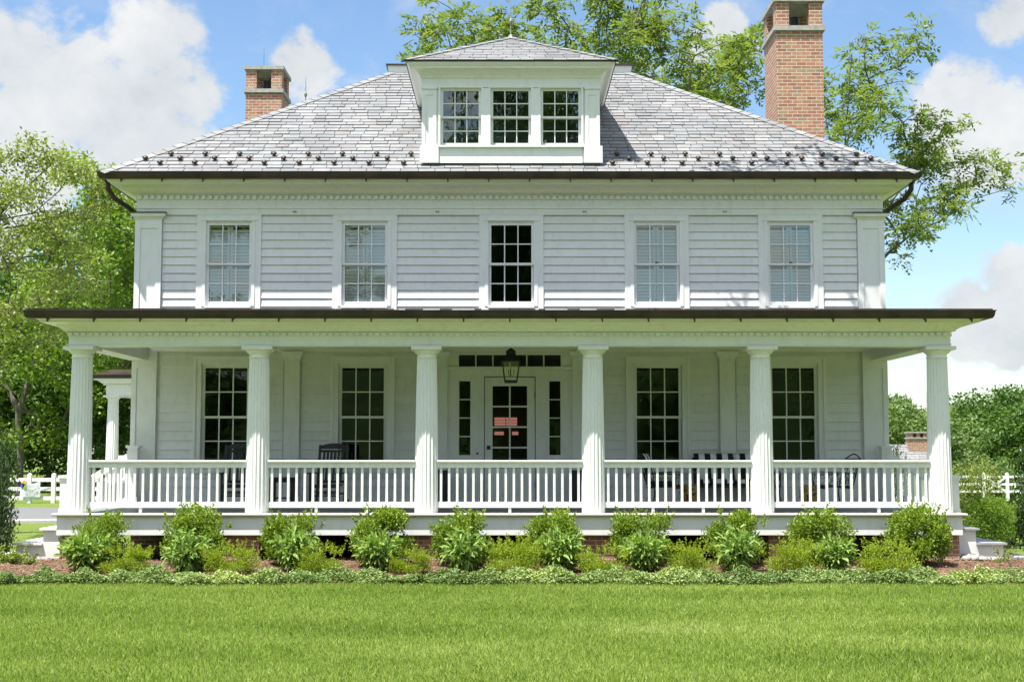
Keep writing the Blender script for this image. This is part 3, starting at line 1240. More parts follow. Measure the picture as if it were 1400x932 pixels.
# gutters
GP = lambda o, z: [(o, z), (o + .035, z - .01), (o + .10, z + .0), (o + .125, z + .05), (o + .135, z + .115), (o + .15, z + .12), (o + .15, z + .135), (o + .115, z + .135), (o + .10, z + .03), (o + .02, z + .03), (o + .02, z + .12), (o, z + .12)]
g = MB().sweep(RECT, GP(.537, 7.545), True).build('gutter', 'bronze', HR)
br = MB().box(-.012, .012, -.02, .02, -.06, .0).box(-.012, .012, -.02, .1, -.014, .0)
br_me = br.mesh('gutter_bracket', 'bronze')
for k in range(20):
    link('gutter_bracket', br_me, g, (-7.9 + k * .83, -.60, 7.535))
for s in (-1, 1):
    m = MB().tube([(s * 8.24, 3.25, 7.56), (s * 8.24, 3.27, 7.38), (s * 8.16, 3.45, 7.22), (s * 7.98, 3.8, 7.10), (s * 7.86, 4.15, 6.98), (s * 7.82, 4.3, 6.8), (s * 7.82, 4.3, .3)], .055, 10)
    m.build('downspout', 'bronze', HR, True)

# ---------------------------------------------------------------- dormers
DXC = 0.02


def dormer(xc, front, hw, z0, ze, zp, xform, n_win, name, ov=.30, fin=True):
    """hip-roofed dormer built facing -y at (xc, front) then placed by xform"""
    T = lambda m: [setattr(m, 'v', [tuple(xform(*p)) for p in m.v]), m][1]
    depth = 4.4
    wh = [(xc + dx - .44, xc + dx + .44, z0 + .34, z0 + 1.55) for dx in (-1.03, 0, 1.03)] if n_win else []
    m = MB()
    wall_grid(m, xc - hw + .04, xc + hw - .04, z0, ze, front + .02, front + .12, wh)
    m.box(xc - hw + .04, xc - hw + .12, front + .123, front + depth, z0, ze)
    m.box(xc + hw - .12, xc + hw - .04, front + .123, front + depth, z0, ze)
    d = T(m).build(name, 'trim_paint', HR)
    if n_win:
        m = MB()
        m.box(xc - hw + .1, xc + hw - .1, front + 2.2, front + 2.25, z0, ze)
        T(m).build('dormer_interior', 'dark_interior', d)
    m = MB()
    for s in (-1, 1):                                 # panelled corner pilasters on plinths
        a, b = sorted((xc + s * hw, xc + s * (hw - .30)))
        m.box(a, a + .07, front - .02, front + .019, z0 + .33, ze - .28).box(b - .07, b, front - .02, front + .019, z0 + .33, ze - .28)
        m.box(a + .07, b - .07, front - .005, front + .019, z0 + .33, ze - .40).box(a + .07, b - .07, front - .02, front + .019, ze - .40, ze - .28)
        m.box(a - .035, b + .05, front - .05, front + .018, z0 - .02, z0 + .33)
        m.box(a - .02, b + .02, front - .045, front + .018, ze - .28, ze - .24)
        so_ = xc + s * hw
        m.box(min(so_, so_ - s * .04), max(so_, so_ - s * .04), front + .02, front + .2, z0, ze - .24)
    m.box(xc - hw + .36, xc + hw - .36, front - .015, front + .018, z0 - .02, z0 + .30)
    m.box(xc - hw + .34, xc + hw - .34, front - .07, front + .1, z0 + .302, z0 + .34)
    for dx in (-.515, .515):
        m.box(xc + dx - .075, xc + dx + .075, front - .02, front + .019, z0 + .342, ze - .26)
    T(m).build('dormer_pilaster', 'trim_paint', d)
    P = [(xc - hw, front + depth), (xc - hw, front), (xc + hw, front), (xc + hw, front + depth)]
    m = MB()
    m.sweep(P, [(-.05, ze - .238), (.012, ze - .238), (.012, ze - .06), (.03, ze - .05), (.05, ze + .0), (.11, ze + .08), (.15, ze + .10), (ov - .06, ze + .105), (ov - .06, ze + .13), (ov, ze + .19), (ov, ze + .215), (-.05, ze + .215)])
    T(m).build('dormer_cornice', 'trim_paint', d)
    m = MB()
    m.sweep(P, [(ov - .02, ze + .217), (ov + .02, ze + .217), (ov + .03, ze + .235), (-.05, ze + .26)])
    T(m).build('dormer_gutter', 'bronze', d)
    zr = ze + .24
    hx = hw + ov + .03
    e0, e1 = (xc - hx, front - ov - .03, zr), (xc + hx, front - ov - .03, zr)
    ap = (xc, front - ov - .03 + hx, zp)
    rb = (xc, front + depth, zp)
    b0, b1 = (xc - hx, front + depth, zr), (xc + hx, front + depth, zr)
    m = MB()
    slate_slope(m, e0, e1, ap, ap, .17, .012)
    slate_slope(m, e1, b1, ap, rb, .17, .012)
    slate_slope(m, b0, e0, rb, ap, .17, .012)
    k = (zp - zr) / hx
    f_, l_, r_ = Vector((0, -k, 1)).normalized(), Vector((-k, 0, 1)).normalized(), Vector((k, 0, 1)).normalized()
    hip_caps(m, e0, ap, .12, f_, l_)
    hip_caps(m, e1, ap, .12, f_, r_)
    hip_caps(m, ap, rb, .12, l_, r_)
    rn = m.rnd
    T(m)
    m.rnd = rn
    rf = m.build('dormer_roof', 'slate', d)
    m = MB()
    m.add([e0, e1, ap, b0, b1, rb], [(0, 1, 2), (1, 4, 5, 2), (3, 0, 2, 5), (0, 3, 4, 1)])
    m.v = [(x, y, z - .012) for x, y, z in m.v]
    T(m).build('dormer_deck', 'dark_interior', d)
    if not fin:
        return wh
    m = MB().lathe([(.08, -.02), (.05, .05), (.016, .08), (.012, .28), (.035, .33), (.042, .37), (.03, .41), (.012, .45), (.008, .6), (.003, .86)], 10, ap)
    T(m).build('finial', 'lead_metal', d)
    return wh


DZ0, DZE, DZP = 7.93, 9.73, 11.12
dwh = dormer(DXC, DF, DHW, DZ0, DZE, DZP, lambda x, y, z: (x, y, z), 3, 'dormer')
dormer(0, 0, 1.0, 8.6, 9.86, 11.08, lambda x, y, z: (-6.42 + y, 10.9 - x, z), 0, 'dormer')
dormer(0, 0, 1.0, 8.6, 9.86, 11.08, lambda x, y, z: (6.42 - y, 10.9 + x, z), 0, 'dormer', fin=False)
ds, dp = sash_meshes('dormer', .84, 1.21, 3, 2, .055, .02, .08, .05)
dp_me = pane_mesh(dp, 'coated_glass')
m = MB()
m.box(-.46, -.42, -.022, .119, 0, 1.25).box(.42, .46, -.022, .119, 0, 1.25).box(-.42, .42, -.022, .119, 1.21, 1.25)
m.box(-.455, .455, -.03, .1, -.0, .0)
dcas = m.mesh('casing', 'trim_paint')
for (a, b, z0, z1) in dwh:
    w = link('dormer_window', dcas, HR, ((a + b) / 2, DF - WY, z0))
    link('sash', ds, w)
    link('pane', dp_me, w)


# ---------------------------------------------------------------- chimneys
def chimney(x0, x1, y0, y1, zb, zt, rods=()):
    zc = zt - .66
    m = MB()
    m.box(x0, x1, y0, y1, zb, zc - .11)
    for (a, b) in ((x0, x0 + .30), (x1 - .30, x1)):
        for (c, d) in ((y0, y0 + .30), (y1 - .30, y1)):
            m.box(a, b, c, d, zc, zt - .10)
    m.box((x0 + x1) / 2 - .05, (x0 + x1) / 2 + .05, y1 - .2, y1 - .05, zc, zt - .12)
    c = m.build('chimney', 'brick', HR)
    s = .055
    m = MB().box(x0 - s, x1 + s, y0 - s, y1 + s, zc - .108, zc - .002)
    m.build('band_course', 'stone_cap', c)
    MB().box(x0 - s, x1 + s, y0 - s, y1 + s, zt - .098, zt).build('cap', 'stone_cap', c)
    m = MB()
    for q in (.35, .65):
        m.lathe([(.12, 0), (.10, .34)], 12, (x0 + (x1 - x0) * .5, y0 + (y1 - y0) * q, zc))
    m.build('flue', 'black_iron', c)
    MB().sweep([(x0, y0), (x1, y0), (x1, y1), (x0, y1)], [(0, zb), (.012, zb), (.012, zb + .001 + (.0)), (0, zb + .001)], True)
    for (rx, ry, h) in rods:
        MB().tube([(rx, ry, zt), (rx, ry, zt + h)], [.012, .005], 6).build('lightning_rod', 'lead_metal', c)


chimney(6.00, 7.05, 5.6, 6.95, 7.9, 12.23)
chimney(-7.50, -6.48, 13.3, 14.5, 7.9, 12.92, ((-7.02, 13.4, .55), (-6.75, 14.3, .3)))

# ---------------------------------------------------------------- porch
PX = 7.61
COLX = (-7.61, -4.46, -1.475, 1.475, 4.46, 7.61)
PP = [(-PX, WY - .055), (-PX, 0), (PX, 0), (PX, WY - .055)]
m = MB()
m.sweep(PP, [(-.19, 3.88), (.19, 3.88), (.19, 3.90), (.205, 3.905), (.205, 3.915), (.19, 3.92), (.19, 4.12), (-.19, 4.30)])
beam = m.build('porch_beam', 'trim_paint', HR)
m = MB()
m.sweep(PP, [(.10, 4.122), (.20, 4.122), (.22, 4.13), (.26, 4.14), (.27, 4.165), (.33, 4.20), (.37, 4.25), (.40, 4.265), (.58, 4.27), (.58, 4.30), (.635, 4.32), (.648, 4.34), (.648, 4.43), (.10, 4.43)])
m.build('porch_cornice', 'trim_paint', HR)
m = MB()
k = 0
while -PX - .19 + k * .118 < PX + .15:
    x = -PX - .19 + k * .118
    m.box(x, x + .07, -.235, -.1905, 4.058, 4.118)
    k += 1
for s in (-1, 1):
    for k in range(29):
        y = -.13 + k * .118
        m.box(s * (PX + .1905), s * (PX + .235), y, y + .07, 4.058, 4.118)
m.build('dentil_band', 'trim_paint', HR)
g = MB().sweep(PP, GP(.65, 4.325)).build('porch_gutter', 'bronze', HR)
for k in range(21):
    link('gutter_bracket', br_me, g, (-8.0 + k * .8, -WY - .72, 4.317))
# low metal porch roof with standing seams
m = MB()
ex, ey, ez, wz = PX + .735, -.735, 4.455, 4.925
m.add([(-ex, ey, ez), (ex, ey, ez), (HX - .6, WY + .03, wz), (-HX + .6, WY + .03, wz), (-ex, WY, ez), (ex, WY, ez),
       (-ex, ey, ez - .03), (ex, ey, ez - .03), (-ex, WY, ez - .03), (ex, WY, ez - .03)],
      [(0, 1, 2, 3), (0, 3, 4), (1, 5, 2), (0, 6, 7, 1), (4, 8, 6, 0), (1, 7, 9, 5)])
k = 0
for k in range(27):
    x = -7.8 + k * .6
    f = min(1.0, max(0.15, (ex - abs(x)) / (ex - HX + .6)))
    m.bar((x, ey, ez + .012), (x, ey + (WY - ey) * f, ez + .012 + (wz - ez) * f), .02, .035)
for s in (-1, 1):
    m.bar((s * ex, ey, ez + .01), (s * (HX - .6), WY, wz + .01), .045, .045)
m.build('porch_roof', 'bronze', HR)
m = MB()
for k in range(26):
    y = .195 + k * .1285
    m.box(-PX + .2, PX - .2, y, y + .122, 4.16, 4.18)
m.box(-PX + .2, PX - .2, .195, WY - .06, 4.182, 4.2)
m.build('porch_ceiling', 'ceiling_paint', HR)
m = MB().sweep([(-PX + .19, WY - .03), (PX - .19, WY - .03)], [(-.02, 4.06), (.012, 4.06), (.03, 4.10), (.07, 4.14), (.07, 4.159), (-.02, 4.159)])
m.build('ceiling_molding', 'trim_paint', HR)

# columns
sh = MB()
prof = []
for i in range(13):
    t = i / 12
    r = .208 - .033 * (t ** 1.7)
    prof.append((r, t * 2.72))
sh.lathe(prof, 120, flute=20, depth=.021)
sh_me = sh.mesh('column_shaft', 'trim_paint')
cp = MB().lathe([(.178, 2.721), (.186, 2.735), (.178, 2.75), (.172, 2.78), (.185, 2.80), (.196, 2.805), (.235, 2.845), (.242, 2.862)], 40)
cp.box(-.265, .265, -.265, .265, 2.864, 2.927)
cp_me = cp.mesh('capital', 'trim_paint')
for x in COLX:
    c = link('column', sh_me, HR, (x, -WY, FLOOR))
    link('capital', cp_me, c)

# floor, apron, piers
m = MB()
for k in range(27):
    y = -.20 + k * .14
    m.box(-7.90, 7.90, y, y + .134, FLOOR - .06, FLOOR - .003)
m.build('porch_floor', 'floor_paint', HR)
MB().sweep([(-7.86, WY - .1), (-7.86, -.22), (7.86, -.22), (7.86, WY - .1)], [(-.06, FLOOR - .045), (.10, FLOOR - .045), (.115, FLOOR - .03), (.115, FLOOR - .012), (.10, FLOOR), (-.06, FLOOR)]).build('floor_nosing', 'nosing', HR)
MB().sweep([(-7.86, WY - .1), (-7.86, -.22), (7.86, -.22), (7.86, WY - .1)], [(0, .575), (.04, .575), (.04, FLOOR - .047), (0, FLOOR - .047)]).build('apron', 'trim_paint', HR)
for x in (-7.5, -4.7, -1.55, 1.55, 4.85, 7.55):
    MB().box(x - .32, x + .32, -.15, .45, -.2, .60).build('pier', 'brick', HR)
MB().box(-HX, HX, WY - .02, WY + .16, -.2, FLOOR - .06).build('foundation', 'brick', HR)

# railings
hr = .92


def railing(x0, x1):
    L = x1 - x0
    m = MB()
    m.sweep([(x0, -.05), (x1, -.05)], [(-.10, FLOOR + hr - .035), (.05, FLOOR + hr - .035), (.055, FLOOR + hr - .01), (.03, FLOOR + hr), (-.08, FLOOR + hr), (-.105, FLOOR + hr - .01)])
    m.box(x0, x1, -.058, .018, FLOOR + hr - .13, FLOOR + hr - .036)
    rail = m.build('railing', 'trim_paint', HR)
    m = MB().box(x0, x1, -.055, .015, FLOOR + .09, FLOOR + .19)
    m.build('bottom_rail', 'trim_paint', rail)
    n = int(round(L / .1435))
    for k in range(n):
        x = x0 + (k + .5) * L / n
        link('baluster', bal_me, rail, (x, -WY, FLOOR))
    for q in ((.33, .67) if L > 2.6 else (.5,)):
        x = x0 + L * q
        MB().box(x - .025, x + .025, -.045, .005, FLOOR, FLOOR + .089).build('foot_block', 'trim_paint', rail)


bal_me = MB().box(-.021, .021, -.042, .0, .19, hr - .13).mesh('baluster', 'trim_paint')
for a, b in zip(COLX, COLX[1:]):
    railing(a + .19, b - .19)

# end steps, pedestals, newels
for s in (-1, 1):
    m = MB()
    m.box(s * 7.80, s * 8.00, .16, .46, FLOOR + .002, FLOOR + .60).box(s * 7.78, s * 8.03, .13, .49, FLOOR + .602, FLOOR + .65)
    m.box(s * 7.79, s * 8.015, .145, .475, FLOOR + .001, FLOOR + .06).box(s * 7.79, s * 8.015, .145, .475, FLOOR + .56, FLOOR + .601)
    m.build('pedestal', 'trim_paint', HR)
    tops = [.675, .415, .165]
    edge = [8.26, 8.74, 9.22]
    x = 7.96
    m, tr = MB(), MB()
    for zt, xe in zip(tops, edge):
        m.box(s * x, s * xe, .12, 2.9, -.25, zt - .037)
        tr.box(s * (x), s * (xe + .05), .06, 2.95, zt - .035, zt)
        x = xe + .002
    st = m.build('steps', 'trim_paint', HR)
    tr.build('tread', 'trim_paint' if s < 0 else 'tread_paint', st)
    m = MB()
    nx, ny = s * 7.60, WY - .28
    m.box(nx - .10, nx + .10, ny - .10, ny + .10, FLOOR + .02, FLOOR + 1.14).box(nx - .13, nx + .13, ny - .13, ny + .13, FLOOR + 1.14, FLOOR + 1.19)
    m.box(nx - .12, nx + .12, ny - .12, ny + .12, FLOOR, FLOOR + .16).box(nx - .115, nx + .115, ny - .115, ny + .115, FLOOR + 1.05, FLOOR + 1.08)
    nw = m.build('newel_post', 'trim_paint', HR)
    m = MB()
    m.bar((nx + s * .1, ny, FLOOR + .98), (s * 8.46, ny, FLOOR + .98 - .76 * .62), .09, .12)
    m.bar((nx + s * .1, ny, FLOOR + .12), (s * 8.46, ny, FLOOR + .12 - .76 * .62), .06, .10)
    for k in range(4):
        x = 7.84 + k * .15
        zc = FLOOR - (x - 7.7) * .66
        m.box(s * x - .02, s * x + .02, ny - .02, ny + .02, zc + .12, zc + .96)
    m.build('stair_rail', 'trim_paint', nw)
    m = MB().box(s * 8.5 - .07, s * 8.5 + .07, ny - .07, ny + .07, .41, 1.5).box(s * 8.5 - .09, s * 8.5 + .09, ny - .09, ny + .09, 1.5, 1.54)
    m.build('newel_post', 'trim_paint', HR)

# rear side porch, glimpsed past the left end of the front porch
m = MB()
m.box(-13.55, -7.9, 20.8, 21.2, 3.88, 4.25).box(-13.55, -13.15, 21.2, 24.5, 3.88, 4.25)
sp = m.build('side_porch_beam', 'trim_paint', HR)
MB().sweep([(-13.55, 24.5), (-13.55, 20.8), (-7.9, 20.8)], [(-.1, 4.252), (.10, 4.26), (.22, 4.36), (.34, 4.38), (.34, 4.43), (-.1, 4.43)]).build('cornice', 'trim_paint', sp)
m = MB().sweep([(-13.55, 24.5), (-13.55, 20.8), (-7.9, 20.8)], [(-.1, 4.432), (.38, 4.432), (.42, 4.55), (.35, 4.57), (-.1, 4.75)])
m.build('side_porch_roof', 'bronze', sp)
m = MB().box(-13.65, -7.9, 20.7, 24.5, .3, FLOOR)
m.build('side_porch_floor', 'floor_paint', sp)
for x in (-13.36, -10.4):
    c = link('column', sh_me, HR, (x, 21.0 - WY, FLOOR))
    link('capital', cp_me, c)
m = MB().box(-13.2, -10.6, 20.95, 21.05, FLOOR + .8, FLOOR + .92).box(-13.2, -10.6, 20.96, 21.04, FLOOR + .1, FLOOR + .18)
for k in range(18):
    m.box(-13.1 + k * .14, -13.05 + k * .14, 20.98, 21.02, FLOOR + .18, FLOOR + .8)
m.build('side_railing', 'trim_paint', sp)

# ---------------------------------------------------------------- porch lantern and ceiling fixture
lan = thing('porch_lantern', 'black tapered glass lantern hanging over the front door', 'lantern', (.02, 1.75, 3.34))
m = MB()
bw, tw, h0 = .115, .165, .40
for sx in (-1, 1):
    for sy in (-1, 1):
        m.bar((sx * bw, sy * bw, .02), (sx * tw, sy * tw, h0), .02, .02)
for z, w in ((.02, bw), (h0, tw)):
    for s in (-1, 1):
        m.bar((-w - .012, s * w, z), (w + .012, s * w, z), .026, .03)
        m.bar((s * w, -w - .012, z), (s * w, w + .012, z), .026, .03)
m.box(-bw, bw, -bw, bw, -.012, .008)
mesh_off = lambda mb, name, mat, par, smooth=False: link(name, mb.mesh(name, mat, smooth), par)
mesh_off(m, 'frame', 'black_iron', lan)
m = MB()
w0, w1 = .185, .075
m.add([(-w0, -w0, h0 + .01), (w0, -w0, h0 + .01), (w0, w0, h0 + .01), (-w0, w0, h0 + .01), (-w1, -w1, h0 + .15), (w1, -w1, h0 + .15), (w1, w1, h0 + .15), (-w1, w1, h0 + .15)],
      [(0, 1, 5, 4), (1, 2, 6, 5), (2, 3, 7, 6), (3, 0, 4, 7), (4, 5, 6, 7), (3, 2, 1, 0)])
m.lathe([(.09, h0 + .15), (.10, h0 + .17), (.09, h0 + .20), (.045, h0 + .24), (.02, h0 + .25), (.015, h0 + .30)], 16)
mesh_off(m, 'cap', 'black_iron', lan)
m = MB().tube([(0, 0, h0 + .30), (0, 0, 4.155 - 3.34)], .012, 8).lathe([(.055, .79), (.06, .81), (.06, .818)], 16)
mesh_off(m, 'stem', 'black_iron', lan)
m = MB()
for sx, sy in ((0, -1), (1, 0), (0, 1), (-1, 0)):
    c0, c1 = bw - .005, tw - .005
    if sx == 0:
        m.add([(-c0, sy * c0, .03), (c0, sy * c0, .03), (c1, sy * c1, h0 - .01), (-c1, sy * c1, h0 - .01)], [(0, 1, 2, 3)])
    else:
        m.add([(sx * c0, -c0, .03), (sx * c0, c0, .03), (sx * c1, c1, h0 - .01), (sx * c1, -c1, h0 - .01)], [(0, 1, 2, 3)])
mesh_off(m, 'pane', 'lantern_glass', lan)
m = MB().tube([(0, 0, .40), (0, 0, .13)], .007, 6)
for a in (0.3, 2.4, 4.5):
    c, s_ = math.cos(a), math.sin(a)
    m.tube([(0, 0, .15), (c * .03, s_ * .03, .12), (c * .055, s_ * .055, .13), (c * .06, s_ * .06, .17)], .006, 6)
    m.tube([(c * .06, s_ * .06, .17), (c * .06, s_ * .06, .24)], .009, 6)
mesh_off(m, 'candelabra', 'black_iron', lan)
c = at(1154, 474, 2.0)
fx = MB().lathe([(.02, -.13), (.07, -.11), (.10, -.06), (.10, -.02), (.13, -.015), (.13, 0)], 20, (c.x, 2.0, 4.159)).build('ceiling_light', 'black_iron', None, True)
tag(fx, 'small dark dome light fixed to the porch ceiling near the right end', 'light')

# ---------------------------------------------------------------- porch furniture


def rocking_chair(loc, rz, label):
    t = thing('rocking_chair', label, 'rocking chair', loc, rz, 'black rocking chairs on the porch')
    back = lambda z: .20 + (z - .42) * .28
    m = MB()
    for k in range(7):
        y = -.24 + k * .07
        m.box(-.25, .25, y, y + .058, .40 + .015 * abs(k - 3) / 3, .42 + .015 * abs(k - 3) / 3)
    mesh_off(m, 'seat', 'black_wood', t)
    m = MB()
    for k in range(6):
        x = -.185 + k * .074
        m.bar((x, back(.50), .50), (x, back(1.10), 1.10), .05, .014, (0, 1, 0))
    mesh_off(m, 'back_slats', 'black_wood', t)
    m = MB()
    n = 10
    pts = [(-.27 + .54 * i / n, 1.19 + .045 * math.sin(math.pi * i / n)) for i in range(n + 1)]
    for (x0, z0), (x1, z1) in zip(pts, pts[1:]):
        yb, yt = back(1.10), back(1.2)
        m.add([(x0, yb, 1.12), (x1, yb, 1.12), (x1, yt, z1), (x0, yt, z0), (x0, yb + .025, 1.12), (x1, yb + .025, 1.12), (x1, yt + .025, z1), (x0, yt + .025, z0)],
              [(0, 1, 2, 3), (4, 7, 6, 5), (3, 2, 6, 7), (0, 4, 5, 1)])
    m.bar((-.27, back(.48), .48), (.27, back(.48), .48), .03, .06)
    m.bar((-.27, back(1.08), 1.08), (.27, back(1.08), 1.08), .03, .05)
    mesh_off(m, 'top_rail', 'black_wood', t)
    for s in (-1, 1):
        mesh_off(MB().bar((s * .28, .18, .06), (s * .28, back(1.20), 1.20), .045, .045, (0, 1, 0)), 'post', 'black_wood', t)
        mesh_off(MB().bar((s * .28, -.25, .06), (s * .28, -.25, .64), .045, .045, (0, 1, 0)), 'leg', 'black_wood', t)
        mesh_off(MB().box(s * .28 - .05, s * .28 + .05, -.32, .27, .64, .665), 'armrest', 'black_wood', t)
        m = MB()
        pr = [(-.45 + .95 * i / 12) for i in range(13)]
        zz = [.03 + .28 * (y - .0) ** 2 for y in pr]
        for i in range(12):
            m.bar((s * .28, pr[i], zz[i]), (s * .28, pr[i + 1], zz[i + 1]), .04, .055)
        mesh_off(m, 'rocker', 'black_wood', t)
    m = MB().bar((-.28, -.25, .22), (.28, -.25, .22), .025, .03).bar((-.28, -.25, .30), (.28, -.25, .30), .025, .03).bar((-.28, .18, .25), (.28, .18, .25), .025, .03)
    m.bar((-.28, -.25, .40), (.28, -.25, .40), .03, .06)
    mesh_off(m, 'stretcher', 'black_wood', t)
    return t


rocking_chair((-5.31, 2.45, FLOOR), R(6), 'black rocking chair in front of the leftmost ground-floor window')
rocking_chair((-3.55, 2.45, FLOOR), R(-8), 'black rocking chair in front of the window left of the front door')
t = thing('side_table', 'low black slatted table standing between the two rocking chairs', 'table', (-4.38, 2.2, FLOOR))
m = MB()
for k in range(6):
    m.box(-.27, .27, -.25 + k * .084, -.25 + k * .084 + .074, .55, .575)
mesh_off(m, 'table_top', 'black_wood', t)
for sx in (-1, 1):
    for sy in (-1, 1):
        mesh_off(MB().box(sx * .2 - .028, sx * .2 + .028, sy * .18 - .028, sy * .18 + .028, 0, .548), 'leg', 'black_wood', t)
mesh_off(MB().box(-.17, .17, -.2, .2, .17, .19).box(-.2, .2, -.195, -.17, .48, .547).box(-.2, .2, .17, .195, .48, .547), 'shelf', 'black_wood', t)


def lattice(m, a, b, c, n=4, r=.007):
    """ornate diagonal iron lattice in the parallelogram a, a+b, a+c"""
    a, b, c = Vector(a), Vector(b), Vector(c)
    for i in range(n):
        for (s0, s1) in ((i / n, (i + 1) / n), ((i + 1) / n, i / n)):
            m.tube([a + b * s0, a + b * s1 + c], r, 5)
    for q in (0, 1):
        m.tube([a + c * q, a + b + c * q], r * 1.4, 6)
        m.tube([a + b * q, a + b * q + c], r * 1.4, 6)


def cushion(x0, x1, y0, y1, z0, z1, r=.04):
    """a softly puffed box cushion"""
    m = MB()
    nx, ny = 8, 8
    for top in (0, 1):
        g = []
        for j in range(ny + 1):
            for i in range(nx + 1):
                u, v = i / nx, j / ny
                e = min(1, 4 * min(u, 1 - u, v, 1 - v) * 1.2)
                h = (z1 - z0) / 2 * (.35 + .65 * math.sqrt(max(e, 0)))
                zc = (z0 + z1) / 2
                g.append((x0 + (x1 - x0) * u, y0 + (y1 - y0) * v, zc + (h if top else -h)))
        f = [(j * (nx + 1) + i, j * (nx + 1) + i + 1, (j + 1) * (nx + 1) + i + 1, (j + 1) * (nx + 1) + i) for j in range(ny) for i in range(nx)]
        m.add(g, f)
    n = (nx + 1) * (ny + 1)
    rim = [i for i in range(nx + 1)] + [j * (nx + 1) + nx for j in range(1, ny + 1)] + [ny * (nx + 1) + i for i in range(nx - 1, -1, -1)] + [j * (nx + 1) for j in range(ny - 1, 0, -1)]
    for a, b in zip(rim, rim[1:] + rim[:1]):
        m.f.append((a, b, b + n, a + n))
    return m


def place_mesh(m, rx, loc):
    from mathutils import Matrix
    mt = Matrix.Translation(loc) @ Matrix.Rotation(rx, 4, 'X')
    m.v = [tuple(mt @ Vector(p)) for p in m.v]
    return m


def iron_seat(name, label, cat, loc, rz, w, cushions, back_c=True, group=None):
    """wrought iron chair or settee, facing -y"""
    t = thing(name, label, cat, loc, rz, group)
    hw = w / 2
    m = MB()
    bk = lambda z: .27 + (z - .40) * .30
    for s in (-1, 1):
        m.tube([(s * hw, bk(.40), .40), (s * hw, bk(.95), .95)], .013, 6)
        m.tube([(s * hw, -.27, .40), (s * hw, -.29, .66), (s * hw, -.20, .68), (s * hw, bk(.66), .66)], .012, 6)
        lattice(m, (s * hw, -.26, .42), (0, .50, 0), (0, .02, .22), 3, .006)
    n = 12
    for k in range(max(1, round(w / .65))):
        ww = w / max(1, round(w / .65))
        x0 = -hw + k * ww
        arc = [(x0 + ww * i / n, 0, .93 + .09 * math.sin(math.pi * i / n)) for i in range(n + 1)]
        m.tube([(x, bk(z), z) for x, _, z in arc], .013, 6)
        lattice(m, (x0, bk(.45), .45), (ww, 0, 0), (0, bk(.93) - bk(.45), .48), 5, .006)
    mesh_off(m, 'backrest', 'black_iron', t)
    m = MB()
    lattice(m, (-hw, -.27, .40), (w, 0, 0), (0, .54, 0), max(4, int(w / .12)), .008)
    m.box(-hw, hw, -.285, -.265, .36, .41).box(-hw, hw, .265, .285, .36, .41)
    mesh_off(m, 'seat', 'black_iron', t)
    for sx in (-1, 1):
        for sy in (-1, 1):
            m = MB().tube([(sx * hw, sy * .27, .40), (sx * (hw - .02), sy * .25, .25), (sx * (hw + .02), sy * .30, .02), (sx * (hw + .05), sy * .33, .012)], .014, 6)
            mesh_off(m, 'leg', 'black_iron', t)
    for k in range(cushions):
        ww = w / cushions
        x0, x1 = -hw + k * ww + .01, -hw + (k + 1) * ww - .01
        o = mesh_off(cushion(x0, x1, -.28, .24, .41, .53), 'seat_cushion', 'stripe_fabric', t, True)
        c = place_mesh(cushion(x0, x1, -.26, .30, -.06, .06), R(73), (0, bk(.72) - .06, .74))
        mesh_off(c, 'back_cushion', 'stripe_fabric', t, True)
    return t


iron_seat('patio_settee', 'black iron settee with black and white striped cushions by the right porch wall', 'settee', (4.52, 2.95, FLOOR), 0, 1.62, 2)
iron_seat('patio_chair', 'black iron armchair with striped cushions turned sideways, left of the striped settee', 'armchair', (2.98, 2.1, FLOOR), R(72), .62, 1,
          group='iron armchairs on the porch')
iron_seat('patio_chair', 'bare black iron armchair without cushions near the right end of the porch', 'armchair', (6.25, 2.2, FLOOR), R(-78), .60, 0,
          group='iron armchairs on the porch')
for (x, y, lab) in ((3.50, 2.45, 'gold and black patterned pot on the porch floor left of the striped settee'),
                    (5.78, 2.2, 'gold and black patterned pot beside the bare iron armchair')):
    p = MB().lathe([(.10, 0), (.15, .05), (.18, .2), (.17, .34), (.14, .40), (.15, .43), (.13, .43)], 20)
    o = p.build('garden_pot', 'pot_gold', None, True)
    o.location = (x, y, FLOOR)
    tag(o, lab, 'pot', 'gold patterned pots on the porch')
for s, lab in ((-1, 'tall black planter on the porch floor left of the front door'), (1, 'tall black planter on the porch floor right of the front door')):
    m = MB().box(-.13, .13, -.13, .13, 0, .08).box(-.11, .11, -.11, .11, .08, .64).box(-.14, .14, -.14, .14, .64, .70)
    o = m.build('planter', 'black_wood')
    o.location = (s * 1.33, 3.1, FLOOR)
    tag(o, lab, 'planter', 'black planters flanking the front door')

# ---------------------------------------------------------------- plants


